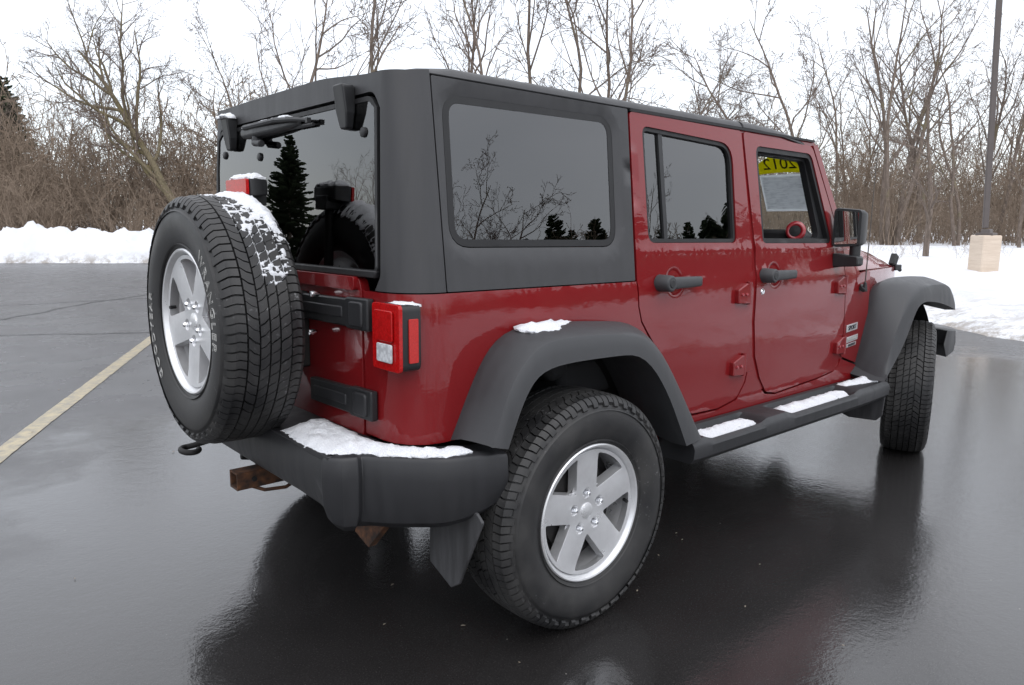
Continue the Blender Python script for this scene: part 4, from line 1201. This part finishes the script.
# ------------------------------------------------------------------ trees
def tube_np(VV, FF, pts, rad, n):
    """append a tapered tube (lists of floats) to VV / FF"""
    base = len(VV); m = len(pts)
    for i in range(m):
        p = pts[i]; t = (pts[min(i+1, m-1)]-pts[max(i-1, 0)])
        if t.length < 1e-6: t = Vector((0, 0, 1))
        t.normalize()
        a = t.cross(Vector((.31, .22, .92)))
        if a.length < .05: a = t.cross(Vector((1, 0, 0)))
        a.normalize(); b = t.cross(a)
        for k in range(n):
            th = 2*PI*k/n
            VV.append(p+(a*math.cos(th)+b*math.sin(th))*rad[i])
    for i in range(m-1):
        for k in range(n):
            FF.append((base+i*n+k, base+i*n+(k+1) % n, base+(i+1)*n+(k+1) % n, base+(i+1)*n+k))
def grow(rg, VT, FT, VC, FC, start, d, length, r0, level, maxl, spec):
    nseg = max(3, int(length/spec['seg'][min(level, 3)]))
    pts = [start]; rad = [r0]; p = start.copy(); d = d.normalized()
    for i in range(nseg):
        j = spec['jit'][min(level, 3)]
        d = (d+Vector((rg.gauss(0, j), rg.gauss(0, j), rg.gauss(0, j)))+Vector((0, 0, spec['up'][min(level, 3)]))+(spec['bend'] if level == 0 else Vector((0, 0, 0)))).normalized()
        p = p+d*(length/nseg); pts.append(p.copy())
        t = (i+1)/nseg; rad.append(max(spec['rmin'], r0*(1-t)**.75+r0*spec['tip']*t))
    V, F = (VT, FT) if level <= spec['trunk_levels'] else (VC, FC)
    tube_np(V, F, pts, rad, (8, 6, 4, 3, 3)[min(level, 4)])
    if level >= maxl: return
    nch = spec['n'][level]; nch = max(1, int(nch*rg.uniform(.8, 1.25)))
    for c in range(nch):
        lo = spec['from'][min(level, 3)]
        t = lo+(1-lo)*((c+rg.random())/nch)
        f = t*(len(pts)-1); i = min(int(f), len(pts)-2); q = pts[i].lerp(pts[i+1], f-i)
        dl = (pts[i+1]-pts[i]).normalized()
        ax_ = dl.cross(Vector((rg.gauss(0, 1), rg.gauss(0, 1), rg.gauss(0, 1))))
        if ax_.length < 1e-3: continue
        ang = math.radians(rg.uniform(*spec['ang'][min(level, 3)]))
        nd = Matrix.Rotation(ang, 3, ax_.normalized()) @ dl
        ln_ = length*spec['len'][min(level, 3)]*(1-.55*t if level == 0 else 1-.4*t)*rg.uniform(.7, 1.2)
        rr = min((rad[i]*.72), r0*spec['rr'][min(level, 3)]*(1-.4*t))
        grow(rg, VT, FT, VC, FC, q, nd, ln_, max(spec['rmin'], rr), level+1, maxl, spec)
    # leader
def mesh_from(name, V, F, mat):
    me = bpy.data.meshes.new(name)
    nv = len(V); co = np.array([tuple(v) for v in V], dtype=np.float32).ravel()
    fa = np.array(F, dtype=np.int32); k = fa.shape[1]
    me.vertices.add(nv); me.vertices.foreach_set('co', co)
    me.loops.add(fa.size); me.loops.foreach_set('vertex_index', fa.ravel())
    me.polygons.add(len(fa)); me.polygons.foreach_set('loop_start', np.arange(0, fa.size, k, dtype=np.int32))
    me.polygons.foreach_set('use_smooth', np.ones(len(fa), dtype=bool))
    me.update(calc_edges=True); me.materials.append(MATS[mat])
    return me
BASE = dict(seg=(.6, .45, .35, .3), jit=(.05, .11, .16, .2), up=(.02, .05, .03, .02), bend=Vector((0, 0, 0)), rmin=.0075, tip=.13, trunk_levels=1,
            n=(11, 7, 6, 4), **{'from': (.28, .22, .2, .15)}, ang=((28, 60), (25, 55), (25, 60), (25, 60)), len=(.52, .52, .5, .5), rr=(.5, .5, .55, .6))
def tree_variant(seed, h, r, maxl=4, **kw):
    s = dict(BASE); s.update(kw); rg = random.Random(seed); VT, FT, VC, FC = [], [], [], []
    st = s.pop('stems', 1)
    for k in range(st):
        a = rg.uniform(0, 2*PI); o = Vector((math.cos(a)*.25, math.sin(a)*.25, 0)) if st > 1 else Vector((0, 0, 0))
        d = Vector((math.cos(a)*.16, math.sin(a)*.16, 1)) if st > 1 else Vector((rg.gauss(0, .04), rg.gauss(0, .04), 1))
        grow(rg, VT, FT, VC, FC, o+Vector((0, 0, -.4)), d+s.get('lean', Vector((0, 0, 0))), h*rg.uniform(.85, 1), r, 0, maxl, s)
    return mesh_from('trunk', VT, FT, 'bark'), mesh_from('crown', VC, FC, 'twig_bark')
TV = {
 'oak': tree_variant(11, 11, .17, n=(12, 8, 7, 4)),
 'ash': tree_variant(12, 12, .13, n=(12, 6, 5, 3), ang=((20, 45), (20, 45), (25, 55), (25, 55)), up=(.02, .10, .05, .02)),
 'clump': tree_variant(13, 12, .11, stems=4, n=(8, 5, 5, 3), ang=((18, 40), (20, 45), (25, 55), (25, 55)), up=(.0, .09, .05, .02)),
 'lean': tree_variant(14, 13, .27, n=(17, 9, 7, 5), lean=Vector((-.38, 0, 0)), bend=Vector((-.012, 0, .0)), ang=((25, 62), (25, 55), (25, 60), (25, 60)), len=(.66, .52, .5, .5), up=(.0, .10, .05, .03)),
 'slim': tree_variant(15, 10, .062, n=(10, 5, 4, 3), ang=((20, 42), (20, 45), (25, 55), (25, 55)), len=(.36, .5, .5, .5), rmin=.0065),
 'fork': tree_variant(16, 10, .085, stems=2, n=(8, 6, 5, 3), ang=((25, 55), (25, 55), (25, 60), (25, 60)), jit=(.09, .14, .18, .2)),
 'arch': tree_variant(17, 10.5, .11, stems=3, n=(12, 8, 6, 4), lean=Vector((.22, 0, 0)), bend=Vector((.035, 0, -.010)), ang=((15, 40), (18, 45), (25, 55), (25, 55)), up=(.0, .0, -.02, -.02)),
 'sapling': tree_variant(18, 5.5, .09, maxl=3, n=(10, 6, 5), ang=((30, 60), (25, 55), (25, 60), (25, 60)), **{'from': (.22, .2, .2, .15)}),
}
TV['lean'][0].materials[0] = MATS['mossy_bark']
def at(px, depth):
    """ground point seen in the column px of the picture, so many metres off along the view axis"""
    d = _f.xy.normalized()+(px-512)/FPX*_r.xy
    return CAM.x+d.x*depth, CAM.y+d.y*depth
LEAN_TXT = {'oak': 'broad bare tree', 'ash': 'tall bare tree with upswept limbs', 'clump': 'bare multi-stemmed tree', 'lean': 'large leaning bare tree', 'slim': 'slender bare young tree', 'fork': 'forked bare tree', 'arch': 'arching bare tree with drooping tips', 'sapling': 'small bare sapling'}
def put_tree(kind, x, y, h, yaw, label, group='bare trees round the car park'):
    tm, cm = TV[kind]
    zmax = max(v.co.z for v in cm.vertices); k = h/zmax
    e = empty('bare_tree', (x, y, ground_z(x, y)-.05)); e.rotation_euler = (0, 0, yaw); e.scale = (k, k, k)
    tag(e, label, 'tree', group)
    for nm, me in (('trunk', tm), ('crown', cm)):
        o = bpy.data.objects.new(nm, me); COL.objects.link(o); o.parent = e
    return e
VIEW = math.atan2(_r.y, _r.x)   # yaw that turns a tree's +x to the picture's right
TREES = [
 # kind, column, distance, height, turn, label
 ('lean', 203, 36, 12.5, .1, 'large mossy bare tree leaning left over the brown brush, left of the SUV'),
 ('fork', 262, 39, 12.5, 2.2, 'bare tree with crooked limbs just above the left end of the hardtop'),
 ('ash', 62, 46, 9.8, 1.1, 'upright bare tree in the brush beside the dark spruce'),
 ('slim', 112, 43, 9.0, .3, 'thin bare tree between the spruce and the large leaning tree'),
 ('oak', -35, 43, 12, 4.0, 'broad bare tree cut by the left edge of the picture'),
 ('fork', 322, 33, 15.5, 1.0, 'dark crooked bare tree rising over the rear left corner of the hardtop'),
 ('slim', 378, 34, 16.5, 3.4, 'single slanting bare stem above the right glass hinge of the hardtop'),
 ('ash', 468, 46, 18, 5.1, 'bare tree with upswept twigs rising behind the rear corner of the roof'),
 ('slim', 496, 38, 16.5, .8, 'slender bare tree right of the roof corner, beside the upswept one'),
 ('slim', 541, 36, 17, 2.7, 'straight dark bare stem behind the middle of the hardtop roof'),
 ('fork', 588, 37, 16, 4.2, 'bare tree forking wide behind the roof above the quarter window'),
 ('slim', 604, 39, 18, 5.6, 'straight bare stem close beside the widely forking tree'),
 ('arch', 648, 31, 8.6, .0, 'arching bare tree with drooping twigs above the rear door'),
 ('slim', 712, 40, 10, 1.4, 'low bare tree between the arching tree and the dark oak above the front roof'),
 ('fork', 790, 37, 13.5, 2.5, 'dark forked bare tree above the front door'),
 ('slim', 832, 44, 13, .2, 'thin bare tree just left of the tall clump'),
 ('clump', 884, 34, 13.8, 1.1, 'tall bare clump of several stems behind the hood'),
 ('ash', 915, 38, 12.6, 3.0, 'tall bare tree standing right beside the stem clump'),
 ('sapling', 922, 21.5, 5.0, .6, 'small bare sapling on the open snow in front of the woods'),
 ('fork', 955, 33, 10.5, 1.2, 'forked bare tree between the sapling and the lamp post'),
 ('ash', 975, 42, 12.5, 4.6, 'tall bare tree directly behind the lamp post'),
 ('slim', 992, 36, 12.5, 3.3, 'slender bare tree directly behind the lamp post base'),
 ('fork', 1018, 30, 9.5, 5.4, 'bare tree at the right edge of the picture beyond the lamp post'),
 ('oak', 1062, 36, 12.0, .9, 'broad bare tree cut by the right edge of the picture'),
 ('clump', 850, 50, 12.2, 3.9, 'distant bare clump behind the door mirror'),
 ('clump', 1000, 52, 12.4, 5.2, 'distant bare clump at the far right behind the lamp post'),
 ('clump', 25, 50, 9.8, .7, 'distant bare clump behind the spruce at far left'),
 ('oak', 690, 50, 8.2, 4.4, 'distant broad bare tree behind the arching tree'),
]
for kind, px, dep, h, tr_, lab in TREES:
    x, y = at(px, dep)
    fixed = kind in ('lean', 'arch')
    put_tree(kind, x, y, h, VIEW+(tr_ if not fixed else (.0 if px < 900 else PI)), lab)
# spruces
def spruce_variant(seed, h, R):
    rg = random.Random(seed); VT, FT, VN, FN = [], [], [], []
    tube_np(VT, FT, [Vector((0, 0, z)) for z in np.linspace(-.3, h*.97, 12)], [max(.012, .16*(1-i/11.5)) for i in range(12)], 8)
    z = .35
    while z < h*.985:
        t = z/h; L0 = R*(1-t)**.85+.10
        nb = rg.randint(11, 15) if t < .85 else 7
        for k in range(nb):
            az = rg.uniform(0, 2*PI); ln_ = L0*rg.uniform(.7, 1.12); el = rg.uniform(-.45, .30)+t*.5
            d = Vector((math.cos(az), math.sin(az), el)); p = Vector((0, 0, z)); pts = [p.copy()]; n = 6
            for i in range(n):
                d = Vector((d.x, d.y, d.z+(.05 if i > 2 else -.05))); p = p+d.normalized()*ln_/n; pts.append(p.copy())
            tube_np(VT, FT, pts, [max(.006, .022*(1-i/n)) for i in range(n+1)], 3)
            m = int(16+ln_*44)
            for q in range(m):
                f = (.12+.88*(q/m))*n; i = min(int(f), n-1); c = pts[i].lerp(pts[i+1], f-i)
                sd_ = -1 if q % 2 else 1; dd = (pts[i+1]-pts[i]).normalized()
                lat = dd.cross(Vector((0, 0, 1))).normalized()*sd_
                w = (.10+.34*ln_*.35*(1-f/n*.7))*rg.uniform(.7, 1.2)
                tip = c+(lat*.8+dd*.6+Vector((0, 0, rg.uniform(-.45, .1)))).normalized()*w
                up = Vector((0, 0, 1))*.030*rg.uniform(.6, 1.4)+dd*.028
                b = len(VN); VN += [c-up, c+up, tip+up*.25, tip-up*.35]; FN.append((b, b+1, b+2, b+3))
                s2 = c.lerp(tip, .55); up2 = Vector((0, 0, -1))*w*.45*rg.uniform(.5, 1)
                b = len(VN); VN += [s2-dd*.022, s2+dd*.022, s2+dd*.010+up2, s2-dd*.010+up2]; FN.append((b, b+1, b+2, b+3))
        z += (.13+.07*(1-t))*rg.uniform(.8, 1.2)
    return mesh_from('trunk', VT, FT, 'bark'), mesh_from('crown', VN, FN, 'spruce_needles')
SV = [spruce_variant(5, 6.0, 1.75), spruce_variant(6, 7.0, 2.1)]
def put_spruce(x, y, h, k, label, yaw=0.0):
    tm, cm = SV[k]; s = h/(6.0, 7.0)[k]
    e = empty('spruce_tree', (x, y, ground_z(x, y)-.05)); e.scale = (s, s, s); e.rotation_euler.z = yaw
    tag(e, label, 'tree', 'dark spruce trees')
    for nm, me in (('trunk', tm), ('crown', cm)):
        o = bpy.data.objects.new(nm, me); COL.objects.link(o); o.parent = e
x, y = at(20, 53); put_spruce(x, y, 11.0, 1, 'dark green spruce rising from the brown brush at the far left')
put_spruce(-13.2, 27.6, 6.0, 0, 'dark spruce mirrored in the rear hatch glass', 1.0)
for i, (x, y, h, k) in enumerate(((17.0, -16.6, 4.3, 1), (20.5, -18.6, 5.6, 0), (24.5, -20.0, 6.2, 1), (13.8, -16.0, 3.7, 0), (34.0, -23.5, 6.4, 1), (30.5, -19.5, 5.4, 0), (19.2, -15.6, 4.9, 0), (21.4, -15.0, 4.6, 1), (23.3, -14.4, 5.0, 0), (25.4, -14.0, 4.5, 1), (28.0, -15.5, 5.0, 1), (17.2, -19.4, 5.0, 0), (18.8, -19.2, 5.9, 1), (18.0, -19.3, 4.6, 1), (17.6, -18.2, 4.2, 0), (19.4, -18.9, 5.2, 1), (20.0, -19.4, 4.9, 1), (22.3, -14.7, 4.6, 1), (20.3, -15.3, 4.4, 1), (24.4, -14.2, 4.8, 1))):
    put_spruce(x, y, h, k, 'dark spruce mirrored low in the side windows of the SUV', i*1.3)
# bare trees behind the viewer that the glass and paint mirror
for i, (kd, x, y, h) in enumerate((('fork', 14.8, -20.8, 9.0), ('slim', 11.8, -17.5, 5.6), ('ash', 18.0, -21.0, 6.2), ('slim', 23.0, -19., 7.6), ('fork', 10.0, -22.0, 6.6), ('ash', 20.5, -25.5, 8.0), ('slim', 6.0, -21.0, 5.2), ('oak', 28., -26., 7.0), ('ash', 36, -24, 7.2), ('fork', 44, -22, 7.5),
                                  ('oak', -26., 20., 7.5), ('ash', -30., 31., 8.0), ('clump', -25, 41., 8.0), ('clump', 2., -26., 6.0), ('oak', -31., -9., 9.), ('ash', -36., -13., 10.), ('clump', -34., -5., 9.), ('oak', -12., -30., 8.0))):
    put_tree(kd, x, y, h, i*1.7, 'bare tree behind the viewer, mirrored in the dark glass', 'bare trees behind the viewer')
# brush: many thin shrubs that read as one brown mass
def shrub_np(seed, h, stems, rg_=None, rmin=.0065):
    rg = random.Random(seed); V, F = [], []
    s = dict(BASE); s.update(n=(6, 4, 3, 3), jit=(.11, .17, .2, .2), up=(.01, .03, .02, .0), rmin=rmin, seg=(.5, .4, .35, .3), ang=((20, 50), (25, 60), (25, 60), (25, 60)), len=(.5, .5, .5, .5), **{'from': (.15, .15, .15, .15)})
    for k in range(stems):
        a = rg.uniform(0, 2*PI); d = Vector((math.cos(a)*rg.uniform(.1, .6), math.sin(a)*rg.uniform(.1, .6), 1)); o = Vector((math.cos(a)*rg.uniform(0, .6), math.sin(a)*rg.uniform(0, .6), -.2))
        grow(rg, V, F, V, F, o, d, h*rg.uniform(.6, 1.05), .018, 0, 3, s)
    # all quads with a fixed count per tube segment
    return np.array([tuple(v) for v in V], dtype=np.float32), np.array(F, dtype=np.int32)
SH = [shrub_np(30+i, 4.2, 6) for i in range(5)]
def thicket(name, spots, label, seed, mat='brush_bark'):
    rg = random.Random(seed); Vs, Fs = [], []; o = 0
    for (x, y, k) in spots:
        v, f = SH[rg.randrange(len(SH))]; a = rg.uniform(0, 2*PI); c, s = math.cos(a), math.sin(a); kk = k*rg.uniform(.75, 1.2)/4.2
        M = np.array([[c*kk, -s*kk, 0], [s*kk, c*kk, 0], [0, 0, kk]], dtype=np.float32)
        Vs.append(v@M.T+np.array([x, y, ground_z(x, y)], dtype=np.float32)); Fs.append(f+o); o += len(v)
    me = mesh_from(name, [], [], mat) if False else None
    V = np.concatenate(Vs); F = np.concatenate(Fs)
    me = bpy.data.meshes.new(name); me.vertices.add(len(V)); me.vertices.foreach_set('co', V.ravel())
    me.loops.add(F.size); me.loops.foreach_set('vertex_index', F.ravel()); me.polygons.add(len(F))
    me.polygons.foreach_set('loop_start', np.arange(0, F.size, 4, dtype=np.int32)); me.update(calc_edges=True); me.materials.append(MATS[mat])
    ob = bpy.data.objects.new(name, me); COL.objects.link(ob)
    return tag(ob, label, 'brush', None, 'stuff')
rg = random.Random(5); sp1 = []
for k in range(240):
    px = rg.uniform(-130, 330); dep = rg.uniform(33, 48); x, y = at(px, dep); sp1.append((x, y, rg.uniform(3.2, 9.0) if dep > 37 else rg.uniform(2.4, 4.6)))
thicket('brush_thicket', sp1, 'dense brown leafless brush behind the snow bank left of the SUV', 1)
sp2 = []
for k in range(290):
    px = rg.uniform(640, 1150); dep = rg.uniform(33, 58); x, y = at(px, dep); sp2.append((x, y, rg.uniform(2.5, 8.0) if dep > 40 else rg.uniform(1.0, 4.0)))
thicket('brush_thicket', sp2, 'brown undergrowth among the bare trees beyond the snow on the right', 2)
sp3 = []
for k in range(170): sp3.append((rg.uniform(13, 36), rg.uniform(-22, -16.5), rg.uniform(3.6, 4.7)))
for k in range(210): sp3.append((rg.uniform(-5, 30), rg.uniform(-10.5, -6.9), rg.uniform(1.0, 1.9)))
for k in range(70):
    a = rg.uniform(-2.6, .15); r = rg.uniform(24, 34); sp3.append((2+math.cos(a)*r*1.25, math.sin(a)*r, rg.uniform(1.6, 3.4)))
for k in range(90): sp3.append((rg.uniform(-42, -30), rg.uniform(-24, 4), rg.uniform(3, 6.5)))
for k in range(40):
    a = rg.uniform(2.1, 3.9); r = rg.uniform(34, 44); sp3.append((math.cos(a)*r, math.sin(a)*r, rg.uniform(2, 3.6)))
thicket('brush_thicket', sp3, 'low brush behind the viewer, mirrored in the paint and glass', 3)

# ------------------------------------------------------------------ lamp post on its concrete footing
lx, ly = at(980, 15.8)
lz = ground_z(lx, ly)
LP = tag(empty('lamp_post', (lx, ly, lz)), 'tall brown lamp post on a pale square concrete footing in the snow', 'lamp post')
ft = MB(); ft.box((0, 0, .22), (.42, .42, 1.06)); ft.build('concrete_footing', 'concrete', LP, .03, 3).rotation_euler.z = VIEW+.10
pl = MB(); pl.box((0, 0, 4.6), (.105, .105, 7.4)); pl.build('pole', 'pole_brown', LP, .012).rotation_euler = (Matrix.Rotation(math.radians(-2.6), 3, Vector((_f.x, _f.y, 0)))@Matrix.Rotation(.5, 3, 'Z')).to_euler()
pb = MB(); pb.box((0, 0, .775), (.32, .32, .05)); pb.box((0, 0, .83), (.20, .20, .10), taper=.8); pb.build('base_plate', 'pole_brown', LP, .01)
lh = MB(); lh.box((.55, 0, 8.25), (.75, .38, .16), taper=.85); lh.box((.12, 0, 8.22), (.25, .07, .07)); lh.build('lamp_head', 'pole_brown', LP, .02).rotation_euler.z = 2.5
# weeds poking through the snow near the wood edge
for k in range(14):
    x, y = at(rg.uniform(868, 1040), rg.uniform(19, 27)); v, f = SH[k % 5]
    s_ = rg.uniform(.08, .16); o = MB().add([(p[0]*s_*1.3, p[1]*s_*1.3, p[2]*s_) for p in v[:1500]], [q for q in f if max(q) < 1500])
    if k == 0: WEED = mesh_from('dry_weed', [p for p in o.v], [q for q in o.f], 'brush_bark')
    w = bpy.data.objects.new('dry_weed', WEED); COL.objects.link(w); w.location = (x, y, ground_z(x, y)); w.rotation_euler.z = k*1.9; w.scale = (1, 1, rg.uniform(.7, 1.6))
    tag(w, 'dry weed tuft poking out of the snow before the woods', 'weed', 'dry weeds in the snow')
# leaf bits and grit lying on the wet asphalt
lf = MB()
for k in range(60):
    px_ = rg.uniform(-2.5, 3.5); py_ = rg.uniform(-2.3, 4.5)
    if k < 26: px_ = rg.uniform(-1.4, .9); py_ = rg.uniform(-1.75, -.2)
    s_ = rg.uniform(.003, .009); a = rg.uniform(0, PI); ca, sa = math.cos(a), math.sin(a)
    P = [(-1, 0, 0), (0, -.35, .25), (1, 0, .05), (0, .4, .3)]
    V = [(px_+(p[0]*ca-p[1]*sa)*s_, py_+(p[0]*sa+p[1]*ca)*s_, .006+p[2]*s_*.6) for p in P]
    lf.add(V+[(v[0], v[1], v[2]-.0015) for v in V], [(0, 1, 2, 3), (7, 6, 5, 4), (0, 4, 5, 1), (1, 5, 6, 2), (2, 6, 7, 3), (3, 7, 4, 0)])
tag(lf.build('leaf_litter', 'dead_leaf'), 'small dead leaf bits scattered on the wet asphalt', 'leaf litter', None, 'stuff')
